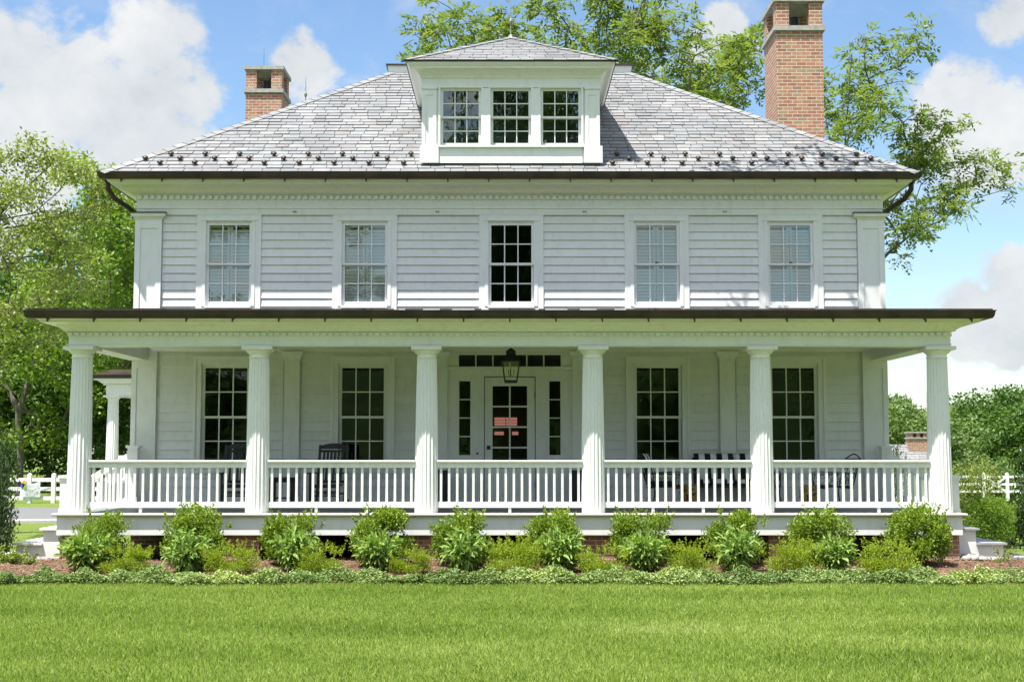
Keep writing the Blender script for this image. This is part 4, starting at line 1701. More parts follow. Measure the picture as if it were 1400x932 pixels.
def shrub_leaves(n, rx, rz, L, W, seed, lumps=9, flat=.0, up=.5, hollow=.55):
    """leaf cloud of a lumpy rounded bush; origin at its base"""
    g = np.random.default_rng(seed)
    ld = unit(g.normal(size=(lumps, 3)) + [0, 0, .12])
    for q in range(min(5, lumps - 3)):                  # skirts down to the ground all round
        a = 2 * np.pi * q / 5 + seed
        ld[q] = (.86 * math.cos(a), .86 * math.sin(a), -.62)
    lc = ld * np.array([rx, rx, rz]) * .62
    lr = g.uniform(.36, .55, lumps)
    k = g.integers(0, lumps, n)
    d = unit(g.normal(size=(n, 3)))
    rad = np.where(g.random(n) < .75, g.uniform(hollow, 1.05, n), g.uniform(.1, .9, n))
    P = lc[k] + d * (lr[k] * rad)[:, None] * np.array([rx, rx, rz])
    P[:, 2] += rz
    keep = P[:, 2] > .015
    P, d = P[keep], d[keep]
    n = len(P)
    ax = d * .7 + g.normal(size=(n, 3)) * .6 + [0, 0, up]
    nr = d * .5 + g.normal(size=(n, 3)) * .5 + [0, 0, .8]
    V = leaves(P, nr, ax, L * g.uniform(.7, 1.3, n), W * g.uniform(.7, 1.3, n))
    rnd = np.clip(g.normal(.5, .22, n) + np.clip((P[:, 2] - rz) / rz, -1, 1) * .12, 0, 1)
    return V, np.tile(rnd, 2)


def twigs(n, rx, rz, seed, r=.006, z0=0.0):
    g = np.random.default_rng(seed + 99)
    m = MB()
    for _ in range(n):
        d = unit(g.normal(size=3) * [1, 1, .4] + [0, 0, .9])
        e = d * np.array([rx, rx, 1.7 * rz]) * g.uniform(.6, .95)
        mid = e * .5 + g.normal(size=3) * .03
        m.tube([(g.normal() * .03, g.normal() * .03, z0), tuple(mid), tuple(e)], [r * 1.6, r, r * .4], 5)
    return m


def shoots(n, rx, rz, seed, L, W, per=26):
    """upright leafy shoots poking out of a bush"""
    g = np.random.default_rng(seed + 5)
    Ps, As = [], []
    for _ in range(n):
        th, q = g.uniform(0, 2 * np.pi), math.sqrt(g.random())
        b = np.array([math.cos(th) * q * rx * .95, math.sin(th) * q * rx * .95, rz * (1 + math.sqrt(max(0, 1 - q * q * .9)) * .75)])
        d = unit(np.array([math.cos(th) * q * .7, math.sin(th) * q * .7, 1]) + g.normal(size=3) * .2)
        ln = g.uniform(.08, .24)
        for i in range(per):
            Ps.append(b + d * ln * i / per + g.normal(size=3) * .008)
            As.append(d * .6 + g.normal(size=3) * .7)
    P, A = np.array(Ps), np.array(As)
    k = len(P)
    V = leaves(P, g.normal(size=(k, 3)) + [0, 0, .6], A, L * g.uniform(.7, 1.2, k), W * g.uniform(.7, 1.2, k))
    return V, np.tile(np.clip(g.normal(.68, .18, k), 0, 1), 2)


def bush_protos(count, n, rx, rz, L, W, mat, name, seed, sh=18, **kw):
    out = []
    for i in range(count):
        V, r = shrub_leaves(n, rx, rz, L, W, seed + i, **kw)
        if sh:
            V2, r2 = shoots(sh, rx, rz, seed + i, L, W)
            V, r = np.concatenate([V, V2]), np.concatenate([r, r2])
        out.append((quads_mesh(name + '_leaves', V, mat, 4, r), twigs(16, rx, rz, seed + i).mesh(name + '_stem', 'bark')))
    return out


def plant(name, label, cat, loc, meshes, group, s=1.0, rz=0.0, sz=None):
    t = thing(name, label, cat, loc, rz, group)
    t.scale = (s, s, sz or s)
    link('foliage', meshes[0], t)
    link('stems', meshes[1], t)
    return t


BOX = bush_protos(4, 9500, .50, .42, .040, .022, 'leaf_box', 'boxwood', 100, sh=11, lumps=13, hollow=.4)
spots = [(136, 755, -.75, .96, 'leafy rounded boxwood shrub beside the left steps, leftmost of the boxwoods'),
         (266, 757, -.8, 1.06, 'rounded boxwood shrub below the middle of the leftmost railing'),
         (402, 750, -.75, 1.0, 'rounded boxwood shrub just right of the second column from the left'),
         (523, 748, -.75, 1.04, 'rounded boxwood shrub just left of the third column from the left'),
         (632, 750, -.75, 1.0, 'rounded boxwood shrub just right of the third column, left of the front door'),
         (759, 750, -.75, .98, 'rounded boxwood shrub just left of the fourth column, right of the front door'),
         (878, 752, -.75, 1.04, 'rounded boxwood shrub just right of the fourth column from the left'),
         (1007, 752, -.75, .98, 'rounded boxwood shrub just left of the fifth column from the left'),
         (1125, 752, -.75, 1.02, 'rounded boxwood shrub below the left half of the rightmost railing'),
         (1254, 760, -.8, 1.08, 'rounded boxwood shrub beside the right corner pier, rightmost of the boxwoods')]
for i, (px, py, Y, s, lab) in enumerate(spots):
    c = at(px, py, Y)
    plant('boxwood_shrub', lab, 'shrub', (c.x, Y, float(bed_z(c.x, Y)) - .02), BOX[i % 4], 'boxwood shrubs along the porch', s * (1.06 + .1 * ((i * 3) % 5) / 5), i * 1.3, s * 1.12)


def peony(seed, n=46):
    """clump of arching stems with broad pointed leaflets"""
    g = np.random.default_rng(seed)
    m = MB()
    Ps, Ax, Nr = [], [], []
    for i in range(n):
        th = g.uniform(0, 2 * np.pi)
        lean = g.uniform(.05, .85)
        h = g.uniform(.34, .66) * (1 - .35 * lean)
        e = np.array([math.cos(th) * lean * .46, math.sin(th) * lean * .46, h])
        mid = e * [.35, .35, .6]
        m.tube([(g.normal() * .04, g.normal() * .04, 0), tuple(mid), tuple(e)], [.007, .006, .004], 5)
        for lv in range(3):
            f = (1.0, .72, .48)[lv]
            b = e * f + (mid - e * .5) * (1 - f) * .4
            out = unit(np.array([math.cos(th), math.sin(th), .35]) + g.normal(size=3) * .35)
            for k in range(5):
                a = unit(out + g.normal(size=3) * .75 + [0, 0, -.1])
                Ps.append(b + a * .05)
                Ax.append(a)
                Nr.append(np.array([0, 0, 1]) + g.normal(size=3) * .35 + out * .3)
    P, A, Nn = map(np.array, (Ps, Ax, Nr))
    k = len(P)
    V = leaves(P, Nn, A, g.uniform(.11, .19, k), g.uniform(.042, .07, k), .16)
    return quads_mesh('peony_leaves', V, 'leaf_peony', 4, np.tile(np.clip(g.normal(.5, .25, k), 0, 1), 2)), m.mesh('peony_stem', 'leaf_stem')


material('leaf_stem', (.09, .14, .04), .6)
PEO = [peony(s) for s in (11, 12, 13)]
spots = [(117, 779, -1.55, 1.12, 'broad-leaved peony clump in front of the leftmost boxwood near the left steps'),
         (256, 774, -1.6, 1.02, 'broad-leaved peony clump below the middle of the leftmost railing'),
         (403, 765, -1.45, 1.06, 'broad-leaved peony clump right of the second column from the left'),
         (516, 766, -1.45, 1.0, 'broad-leaved peony clump left of the third column, in front of its boxwood'),
         (634, 766, -1.45, 1.06, 'broad-leaved peony clump right of the third column, left of the front door'),
         (766, 768, -1.5, 1.06, 'broad-leaved peony clump left of the fourth column, right of the front door'),
         (880, 768, -1.5, 1.02, 'broad-leaved peony clump right of the fourth column from the left'),
         (1008, 772, -1.55, 1.05, 'broad-leaved peony clump left of the fifth column from the left'),
         (1142, 773, -1.55, .92, 'broad-leaved peony clump below the rightmost railing, rightmost of the peonies')]
for i, (px, py, Y, s, lab) in enumerate(spots):
    c = at(px, py, Y)
    plant('peony_clump', lab, 'peony', (c.x, Y, float(bed_z(c.x, Y)) - .02), PEO[i % 3], 'peony clumps in the planting bed', s * .82, i * 2.1, s * (1.0 + .1 * ((i * 5) % 4) / 4))

SPI = bush_protos(3, 4200, .50, .27, .036, .013, 'leaf_spirea', 'spirea', 300, sh=34, lumps=10, up=.9, hollow=.3)
spots = [(172, 780, -1.8, 1.0, 'low yellow-green feathery shrub right of the leftmost peony clump'),
         (316, 776, -1.75, .95, 'low yellow-green feathery shrub left of the second column from the left'),
         (436, 772, -1.75, .85, 'low yellow-green feathery shrub right of the second column from the left'),
         (562, 770, -1.65, .80, 'low yellow-green feathery shrub in front of the third column from the left'),
         (702, 772, -1.75, 1.08, 'low yellow-green feathery shrub straight below the front door'),
         (821, 774, -1.75, .95, 'low yellow-green feathery shrub in front of the fourth column from the left'),
         (945, 770, -1.65, .95, 'low yellow-green feathery shrub below the railing between fourth and fifth columns'),
         (1082, 774, -1.75, 1.0, 'low yellow-green feathery shrub right of the fifth column from the left'),
         (1216, 777, -1.75, 1.12, 'low yellow-green feathery shrub in front of the rightmost boxwood')]
for i, (px, py, Y, s, lab) in enumerate(spots):
    c = at(px, py, Y)
    plant('spirea_shrub', lab, 'shrub', (c.x, Y, float(bed_z(c.x, Y)) - .03), SPI[i % 3], 'low yellow-green shrubs in the planting bed', s * 1.0, i * 1.7, s * (.86 + .18 * ((i * 7) % 5) / 5))

# ground cover between the bed and the lawn
n = 56000
gx = rng.uniform(-10.2, 10.6, n)
edge = .08 * np.sin(gx * 1.7) + .07 * np.sin(gx * 4.3 + 1) + .04 * np.sin(gx * 9.1)
tt = rng.random(n)
gy = -2.95 + edge + .05 * np.sin(gx * 23) + tt * (.70 + .16 * np.sin(gx * 2.3 + 2) + .12 * np.sin(gx * 5.1))
hh = (.075 + .06 * np.sin(gx * 3.1) * np.sin(gy * 7 + gx) + .04 * np.sin(gx * 11 + gy * 5)) * np.sqrt(np.clip(4 * tt * (1 - tt), .05, 1)) + .05
P = np.stack([gx, gy, -.02 + hh * np.sqrt(rng.random(n)) * 1.35], 1)
V = leaves(P, rng.normal(size=(n, 3)) * .45 + [0, -.1, 1], rng.normal(size=(n, 3)) * [1, 1, .5], rng.uniform(.032, .062, n), rng.uniform(.018, .032, n), .15)
patch = .5 + .34 * np.sin(gx * 1.9 + .5) * np.sin(gx * .83 + 2)
o = link('ground_cover', quads_mesh('ground_cover', V, 'leaf_vinca', 4, np.tile(np.clip(rng.normal(0, .2, n) + patch, 0, 1), 2)))
tag(o, 'low glossy trailing ground cover along the lawn edge', 'ground cover', kind='stuff')

# lawn blades
def grass(n, x0, x1, y0, y1, hmin, hmax, wid):
    y = y0 + (y1 - y0) * rng.random(n)
    half = (y - CAM_Y) * .42 + 2.6
    x = (rng.random(n) * 2 - 1) * half
    z = np.full(n, -.03)
    th = rng.uniform(0, 2 * np.pi, n)
    h = rng.uniform(hmin, hmax, n) * (1 + .18 * np.sin(x * 1.3 + y * .7) * np.sin(y * 1.9 - x * .4))
    lean = rng.uniform(.1, .75, n) * h
    lx, ly = np.cos(th) * lean, np.sin(th) * lean
    w = wid * rng.uniform(.7, 1.3, n)
    fa = rng.uniform(0, np.pi, n)
    wx, wy = np.cos(fa) * w, np.sin(fa) * w
    B = np.stack([x, y, z], 1)
    W = np.stack([wx, wy, np.zeros(n)], 1)
    Mi = B + np.stack([lx * .35, ly * .35, h * .62], 1)
    T = B + np.stack([lx, ly, h * .97], 1)
    V = np.stack([B - W, B + W, Mi + W * .75, T, Mi - W * .75], 1)
    band = .07 * np.sin(y * 3.3 + .6 * np.sin(x * .5)) + .12 * np.sin(x * .9 + 2 * np.sin(y * .8)) * np.sin(y * 1.3)
    for q in range(60):                                # paler and darker worn or lush patches
        qx, qy, qr = rng.uniform(-8, 8), rng.uniform(-11.5, -3), rng.uniform(.25, 1.1)
        band += rng.uniform(-.14, .2) * np.exp(-((x - qx) ** 2 / (2.2 * qr ** 2) + (y - qy) ** 2 / (.5 * qr ** 2)))
    r = np.clip(rng.normal(.45, .16, n) + band, 0, 1)
    r = np.where(rng.random(n) < .06, rng.uniform(.9, 1, n), np.minimum(r, .88))
    return V, r


V1, r1 = grass(640000, 0, 0, -13.0, -2.75, .035, .07, .0027)
o = link('lawn_grass', quads_mesh('lawn_grass', V1, 'grass_blade', 5, r1))
tag(o, 'short green lawn grass', 'grass', kind='stuff')


# ---------------------------------------------------------------- trees
def grow(base, fork, clumps, r_tip=.018, seed=1, wob=.12, trunk_wob=.15, extra=()):
    """skeleton: trunk to the fork, then a branch from the nearest wood to each leaf clump; pipe-model radii"""
    g = np.random.default_rng(seed)
    pos, par = [np.array(base, float)], [-1]
    nseg = 6
    b, f = np.array(base, float), np.array(fork, float)
    for i in range(1, nseg + 1):
        p = b + (f - b) * i / nseg
        if i < nseg:
            p[:2] += g.normal(size=2) * trunk_wob * .35
        pos.append(p)
        par.append(len(pos) - 2)
    start = len(pos) - 1
    for path in extra:                                  # limbs given outright
        prev = start
        for q in path:
            q = np.array(q, float)
            pos.append(q)
            par.append(prev)
            prev = len(pos) - 1
    order = sorted(range(len(clumps)), key=lambda i: np.linalg.norm(clumps[i] - f))
    tips = []
    for i in order:
        c = np.array(clumps[i], float)
        A = np.array(pos[start:])
        d = np.linalg.norm(A - c, axis=1)
        up = np.clip((A[:, 2] - c[2]), 0, None)
        root = np.linalg.norm(A - f, axis=1)
        j = int(np.argmin(d * 1.0 + up * .9 + root * .12)) + start
        p0 = pos[j]
        L = np.linalg.norm(c - p0)
        k = max(2, int(L / .9))
        prev = j
        sag = np.array([0, 0, L * .10])
        for s in range(1, k + 1):
            t = s / k
            q = p0 + (c - p0) * t + sag * math.sin(math.pi * t) * .6
            if s < k:
                q = q + g.normal(size=3) * wob * min(1, L * .3)
            pos.append(q)
            par.append(prev)
            prev = len(pos) - 1
        tips.append(prev)
    n = len(pos)
    area = np.zeros(n)
    kids = np.zeros(n, int)
    for i in range(n - 1, 0, -1):
        if kids[i] == 0:
            area[i] = r_tip ** 2.2
        area[par[i]] += area[i]
        kids[par[i]] += 1
    rad = area ** (1 / 2.2)
    return np.array(pos), np.array(par), rad


def wood(pos, par, rad, rmax, seed):
    g = np.random.default_rng(seed)
    m = MB()
    sc = min(1.0, rmax / rad[0]) if rmax else 1
    rad = np.maximum(rad * sc, .007)
    for i in range(1, len(pos)):
        p = par[i]
        r0, r1 = min(rad[p], rad[i] * 1.6), rad[i]
        if p == 0: r0 = rad[0] * 1.35
        nn = 10 if r1 > .15 else (7 if r1 > .05 else 4)
        m.tube([pos[p], pos[i]], [r0, r1], nn, caps=False)
    return m


def cloud_leaves(clumps, rads, n_per, L, W, seed, flat=.7, droop=0.0, spray=0):
    g = np.random.default_rng(seed)
    C = np.array(clumps)
    rads = np.array(rads)
    k = np.repeat(np.arange(len(C)), np.maximum(1, (n_per * rads ** 2 / np.mean(rads ** 2)).astype(int)))
    n = len(k)
    d = unit(g.normal(size=(n, 3)))
    q = g.random(n) ** .45
    P = C[k] + d * (q * rads[k])[:, None] * [1, 1, flat]
    if spray:                                           # compound leaves: a rachis with paired leaflets
        ax = unit(d * [1, 1, .4] * .8 + g.normal(size=(n, 3)) * .5 + [0, 0, .15 - droop])
        nr = g.normal(size=(n, 3)) * .35 + [0, 0, 1]
        side = unit(np.cross(ax, nr))
        PP_, AA, NN = [], [], []
        RL = L * 2.0 * g.uniform(.7, 1.2, n)
        for i in range(spray):
            t = (i // 2 + .6) / (spray / 2)
            s = 1 if i % 2 else -1
            PP_.append(P + ax * (RL * t)[:, None] - np.array([0, 0, 1]) * (RL * t * t * .25)[:, None])
            AA.append(ax * .55 + side * s * .9 + g.normal(size=(n, 3)) * .15 - [0, 0, .15])
            NN.append(nr + g.normal(size=(n, 3)) * .25)
        P, A, Nn = np.concatenate(PP_), np.concatenate(AA), np.concatenate(NN)
        base = np.tile(g.normal(.5, .2, n), spray)
    else:
        A = g.normal(size=(n, 3)) * [1, 1, .7] + d * .5 + [0, 0, -droop]
        Nn = g.normal(size=(n, 3)) * .5 + [0, 0, .9] + d * .35
        base = g.normal(.5, .2, n)
    kk = len(P)
    V = flat_leaves(P, Nn, A, L * g.uniform(.7, 1.3, kk), W * g.uniform(.7, 1.3, kk))
    return V, np.clip(base + g.normal(0, .08, kk), 0, 1)


def px_clumps(ells, Y, dY, seed, density=1.0):
    """leaf clumps filling crown lobes; each lobe is given by where it is seen and how wide it is, and gets depth round Y"""
    g = np.random.default_rng(seed)
    C, Rd = [], []
    for (cx, cy, rx, ry, n) in ells:
        for _ in range(max(1, int(n * density))):
            a, q = g.uniform(0, 2 * np.pi), math.sqrt(g.random())
            y = Y + g.normal() * dY
            p = at(cx + rx * q * math.cos(a), cy + ry * q * math.sin(a), Y)
            C.append(np.array((p.x, y, p.z)))
            Rd.append(g.uniform(.7, 1.25))
    return C, Rd


def tree(name, label, base, fork, clumps, rads, crad, n_per, L, W, leaf, seed, r_tip=.016, rmax=.3, flat=.7, droop=.1, spray=0, group=None, wob=.12, extra=(), twig=4):
    t = thing(name, label, 'tree', base, 0, group)
    g = np.random.default_rng(seed + 3)
    rr = np.array(rads) * crad
    pts = list(clumps)
    pos, par, rad = grow(base, fork, pts, r_tip, seed, wob, extra=extra)
    mb = wood(pos, par, rad, rmax, seed)
    for c, r in zip(clumps, rr):                        # twigs inside each clump
        for _ in range(twig):
            e = c + unit(g.normal(size=3)) * r * g.uniform(.4, .9) * [1, 1, flat]
            mb.tube([c, (c + e) / 2 + g.normal(size=3) * .06 * r, e], [.012, .008, .004], 4, caps=False)
    off = np.array(base)
    mb.v = [tuple(np.array(p) - off) for p in mb.v]
    link('trunk', mb.mesh('trunk', 'bark', True), t)
    V, r = cloud_leaves(np.array(clumps) - off, rr, n_per, L, W, seed, flat, droop, spray)
    link('crown', quads_mesh('crown', V, leaf, 4, r), t)
    return t


# tall airy trees behind the house
YA = 23.0
ellsA = [(598, 64, 34, 18, 8), (570, 70, 12, 8, 2), (600, 40, 8, 8, 1), (650, 62, 14, 14, 3), (690, 45, 22, 16, 6), (640, 80, 40, 15, 5), (760, 50, 26, 26, 6), (810, 25, 40, 28, 9), (820, 70, 60, 35, 12),
         (880, 30, 26, 22, 6), (905, 60, 28, 28, 8), (880, 95, 60, 28, 10), (960, 110, 45, 40, 11), (1000, 80, 32, 26, 6), (1030, 65, 18, 18, 3), (1010, 130, 40, 30, 8), (930, 140, 60, 25, 7), (760, 90, 40, 20, 5)]
CA, RA = px_clumps(ellsA, YA, 2.2, 21)
tree('walnut_tree', 'tall airy pale green tree behind the roof, between dormer and right chimney', (3.6, YA, -.3), (4.0, YA, 6.5), CA, RA, .55, 27, .22, .085, 'leaf_walnut', 31,
     .017, .42, .75, .15, 8, 'airy trees behind the house', .16)
YB = 21.0
ellsB = [(1150, 95, 18, 24, 4), (1150, 150, 24, 30, 6), (1155, 195, 30, 16, 5), (1190, 110, 22, 24, 4), (1222, 72, 18, 14, 3), (1232, 100, 16, 16, 3), (1200, 150, 25, 18, 4), (1180, 60, 10, 8, 1),
         (1240, 175, 22, 16, 4), (1262, 195, 34, 24, 7), (1285, 175, 18, 10, 2), (1240, 225, 30, 22, 5), (1280, 230, 30, 20, 5), (1320, 220, 20, 14, 3), (1320, 255, 24, 18, 4),
         (1362, 260, 12, 8, 2), (1345, 240, 10, 8, 2), (1228, 275, 18, 22, 4), (1262, 285, 24, 20, 4), (1300, 275, 20, 12, 2), (1225, 330, 14, 22, 3), (1250, 325, 18, 16, 2), (1234, 350, 8, 8, 1)]
CB, RB = px_clumps(ellsB, YB, 1.5, 22)
limbs = [[at(1150, 420, YB), at(1180, 385, YB), at(1215, 345, YB), at(1250, 318, YB), at(1290, 300, YB), at(1330, 272, YB), at(1365, 262, YB)],
         [at(1140, 400, YB + .5), at(1150, 330, YB + .5), at(1150, 250, YB + .5), at(1160, 190, YB + .5), at(1195, 120, YB + .5)],
         [at(1150, 380, YB - .4), at(1190, 320, YB - .4), at(1230, 260, YB - .4), at(1262, 210, YB - .4)]]
tree('walnut_tree', 'sparse spreading tree behind the right chimney, bare limbs reaching past the eave', (9.4, YB, -.6), (9.7, YB, 5.2), CB, RB, .46, 21, .20, .08, 'leaf_walnut', 32,
     .016, .34, .75, .15, 8, 'airy trees behind the house', .16, extra=limbs)

# a tree standing just outside the view on the right: its high limb reaches over the corner of the roof
CS, RS = [], []
for (px, py, Y, n) in ((1000, 226, 3.2, 2), (1060, 222, 3.35, 2), (1125, 214, 3.7, 3), (1175, 224, 3.3, 3), (1215, 232, 3.0, 2), (1022, 405, 3.6, 2), (1045, 400, 3.6, 1), (1178, 385, 3.6, 2)):
    p = at(px, py, Y)
    for k in range(n):
        q = p + SUN / SUN.z * (13.2 - p.z) + Vector((random.uniform(-.2, .2), random.uniform(-.15, .15), random.uniform(-.2, .4)))
        CS.append(np.array(q))
        RS.append(1.0)
for k in range(46):
    d = unit(rng.normal(size=3))
    CS.append(np.array((18.5, -8.0, 11.5)) + d * np.array((4.5, 4.0, 4.5)) * rng.uniform(.4, 1))
    RS.append(1.6)
tree('overhanging_tree', 'tree just outside the right edge, its high limb shading the roof corner', (18.5, -8, -.1), (18.0, -7.6, 5.5), CS, RS, .5, 40, .2, .09, 'leaf_walnut', 33,
     .016, .36, .75, .15, 0, None, .16, extra=[[(16.0, -6.0, 9.5), (12.5, -3.6, 12.2), (9.5, -1.6, 13.4), (6.8, .2, 13.6), (4.8, 1.2, 13.4)]])

# left side: yellow-green tree reaching in, then the wood behind the drive
Y1 = 9.0
ells1 = [(10, 215, 30, 16, 6), (55, 218, 34, 14, 7), (100, 240, 26, 16, 6), (30, 260, 50, 24, 9), (110, 265, 22, 12, 3), (20, 310, 50, 30, 9), (75, 300, 40, 26, 8), (50, 355, 60, 34, 10), (105, 330, 26, 24, 5), (30, 410, 50, 26, 8),
         (90, 390, 30, 22, 5), (-40, 250, 60, 40, 10), (-40, 340, 60, 60, 10), (40, 450, 46, 22, 6), (0, 480, 24, 20, 3)]
C1, R1 = px_clumps(ells1, Y1, 1.1, 41)
limb1 = [[at(-40, 470, Y1), at(-20, 330, Y1), at(5, 285, Y1), at(30, 262, Y1), at(70, 225, Y1)], [at(-30, 450, Y1), at(-5, 372, Y1), at(30, 352, Y1), at(70, 348, Y1)], [at(-20, 320, Y1), at(0, 300, Y1 - .2), at(45, 292, Y1 - .2), at(80, 262, Y1)]]
tree('dogwood_tree', 'yellow-green layered tree reaching in from the left edge, nearest on that side', (at(-75, 600, Y1).x, Y1, -.1), tuple(at(-70, 560, Y1)), C1, R1, .50, 105, .125, .06, 'leaf_dogwood', 51,
     .012, .22, .55, .3, 0, None, .1, extra=limb1)
Y3 = 27.0
ells3 = [(160, 255, 22, 14, 6), (140, 275, 30, 20, 7), (170, 290, 26, 24, 8), (130, 320, 36, 26, 8), (172, 340, 28, 26, 8), (110, 370, 40, 30, 8), (160, 385, 36, 24, 8), (130, 420, 46, 24, 8), (170, 440, 30, 20, 5), (90, 320, 26, 26, 5), (210, 330, 26, 50, 8), (200, 420, 40, 40, 7), (60, 400, 40, 30, 5), (150, 480, 50, 26, 6)]
C3, R3 = px_clumps(ells3, Y3, 2.4, 43)
tree('maple_tree', 'bright mid-green broadleaf tree close to the left corner of the house', (at(150, 690, Y3).x, Y3, -.1), tuple(at(150, 560, Y3)), C3, R3, .80, 165, .19, .12, 'leaf_maple', 53, .017, .3, .62, .15, 0, None, .18)
Y2 = 34.0
ells2 = [(20, 470, 50, 26, 8), (-10, 500, 40, 40, 7), (60, 450, 40, 22, 6), (75, 500, 30, 30, 6), (30, 420, 50, 30, 6), (95, 460, 30, 30, 6), (30, 592, 28, 10, 4), (75, 560, 26, 24, 4), (110, 540, 30, 30, 5), (60, 380, 60, 30, 6)]
C2, R2 = px_clumps(ells2, Y2, 2.0, 42)
limb2 = [[at(12, 535, Y2), at(0, 505, Y2), at(-6, 470, Y2)], [at(38, 525, Y2), at(45, 500, Y2), at(40, 460, Y2), at(36, 420, Y2)]]
tree('forked_tree', 'tree with a thick forked grey trunk behind the white fence', (at(28, 694, Y2).x, Y2, -.1), tuple(at(26, 562, Y2)), C2, R2, .85, 150, .20, .13, 'leaf_maple', 52, .034, .46, .65, .15, 0, None, .18, extra=limb2)


def generic_tree(seed, h, cr, leaf, L, W, n, n_per, label, base, group, name='broadleaf_tree', low=.30):
    g = np.random.default_rng(seed)
    C, Rr = [], []
    b = np.array(base)
    for _ in range(n):
        d = unit(g.normal(size=3) + [0, 0, .15])
        q = g.uniform(.45, 1.0)
        lobes = 1 + .22 * math.sin(3 * math.atan2(d[1], d[0]) + seed) + .12 * math.sin(5 * d[2] + seed * 2)
        C.append(b + [d[0] * q * cr * lobes, d[1] * q * cr * lobes, h * (low + 1) / 2 + d[2] * q * h * (1 - low) / 2 * (.92 + .1 * lobes)])
        Rr.append(g.uniform(.7, 1.3))
    return tree(name, label, tuple(base), tuple(b + [0, 0, h * low]), C, Rr, cr * .26, n_per, L, W, leaf, seed, .02, .3, .7, .1, 0, group, .2, twig=2)


def put_copy(src, x, y, s, rz, label, group=None, sz=None):
    c = copy_tree(src)
    c.location = (x, y, float(ground_z(x, y)) - .1)
    c.scale = (s, s, sz or s)
    c.rotation_euler = (0, 0, rz)
    c['label'] = label
    if group: c['group'] = group
    elif 'group' in c: del c['group']
    return c


WOOD = 'trees of the wood behind the white fence'
gA = generic_tree(61, 13.5, 5.2, 'leaf_oak', .24, .15, 120, 230, 'dark green tree behind the fence, right of the forked trunk', (at(118, 690, 42).x, 42, -.1), WOOD, low=.02)
gB = generic_tree(62, 12.0, 5.0, 'leaf_oak', .24, .15, 120, 230, 'dark shaded tree of the wood at the left edge', (at(-30, 690, 44).x, 44, -.1), WOOD, low=.02)
put_copy(gA, at(185, 690, 40).x, 40, .85, 2.0, 'dark green tree glimpsed between the first porch column and the house corner', WOOD)
put_copy(gB, at(60, 690, 55).x, 55, 1.1, 4.0, 'dark tree deep in the wood, behind the forked trunk', WOOD)
put_copy(gA, at(-150, 690, 46).x, 46, 1.0, 1.1, 'dark tree of the wood just beyond the left edge of the view', WOOD)
put_copy(gB, at(250, 690, 52).x, 52, 1.0, 3.0, 'dark tree of the wood mostly hidden by the house', WOOD)

# right side: far trees, hedge shrubs
FAR = 'far trees right of the house'
fA = generic_tree(71, 9.0, 4.6, 'leaf_far', .26, .18, 110, 200, 'mid-green rounded tree seen between the house corner and the last column', (at(1235, 640, 62).x, 62, -3.6), FAR, low=.10)
fB = generic_tree(72, 10.4, 6.2, 'leaf_oak', .34, .22, 130, 220, 'large dark green tree in the right distance, tallest there', (at(1362, 640, 85).x, 85, -3.8), FAR, low=.08)
put_copy(fA, at(1290, 640, 95).x, 95, 1.0, 2, 'hazy green tree in the gap left of the tallest far tree', FAR)
put_copy(fB, at(1425, 640, 75).x, 75, .85, 3, 'dark green far tree at the right edge of the view', FAR)
put_copy(fA, at(1305, 640, 60).x, 60, .62, 4, 'small light green tree just above the far white fence', FAR)
put_copy(fA, at(1265, 640, 72).x, 72, .95, 1, 'green far tree partly behind the rightmost column', FAR)
put_copy(fA, at(1345, 640, 56).x, 56, .55, 5.2, 'low bright green tree in front of the tallest far tree', FAR)
put_copy(fB, at(1500, 640, 110).x, 110, 1.0, 1.2, 'far dark tree just beyond the right edge of the view', FAR)
put_copy(fB, at(1240, 640, 130).x, 130, .9, .4, 'farthest hazy tree seen past the last column', FAR)
put_copy(fA, at(1320, 640, 140).x, 140, 1.3, 2.9, 'pale distant tree on the far slope', FAR)
for i, (x, y, s) in enumerate(((40, 170, 1.2), (58, 180, 1.3), (76, 175, 1.1), (95, 185, 1.4), (22, 190, 1.2), (-45, 95, 1.2), (-60, 80, 1.2), (-38, 70, 1.0), (-75, 60, 1.2))):
    put_copy(fB if i % 2 else gA, x, y, s, i * 1.1, 'tree of the distant wooded skyline', 'trees of the distant skyline')
# trees across the lawn, behind the photographer: the windows mirror them
for i, (x, y, s, sz) in enumerate(((-30, -52, 1.35, 1.35), (-23, -66, 1.0, 1.0), (-2.2, -56, .85, 1.95), (0.4, -50, .95, 2.1), (2.8, -58, .85, 2.1), (.5, -66, 1.0, 2.1),
                                   (13.5, -78, .8, .8), (26, -60, 1.1, 1.1), (33, -56, 1.6, 1.6), (-42, -60, 1.5, 1.5), (43, -58, 1.5, 1.5))):
    put_copy(gA if i % 2 else gB, x, y, s, i * 1.3, 'tree across the lawn mirrored in the windows', 'trees across the lawn facing the house', sz)
put_copy(bpy.data.objects['walnut_tree'], -15, -48, 1.0, 1.2, 'airy tree across the lawn mirrored in the upper left windows', 'trees across the lawn facing the house')
put_copy(bpy.data.objects['walnut_tree'], -12.5, -60, .8, 4.0, 'airy tree across the lawn mirrored beside the larger ones', 'trees across the lawn facing the house')
HOL = bush_protos(2, 6500, .8, 1.1, .07, .035, 'leaf_holly', 'holly', 500, sh=10, lumps=16)
plant('holly_shrub', 'tall dark glossy shrub cut off by the left edge beside the steps', 'shrub', (-9.12, -.1, -.05), HOL[0], None, .62, 0, 1.12)
plant('holly_shrub', 'tall dark glossy shrub cut off by the right edge beside the steps', 'shrub', (9.72, .9, -.05), HOL[1], None, .62, 1, 1.10)
HED = bush_protos(2, 6000, .7, .6, .05, .022, 'leaf_maple', 'hedge', 520, sh=20, lumps=14)
c = at(1345, 745, 5.0)
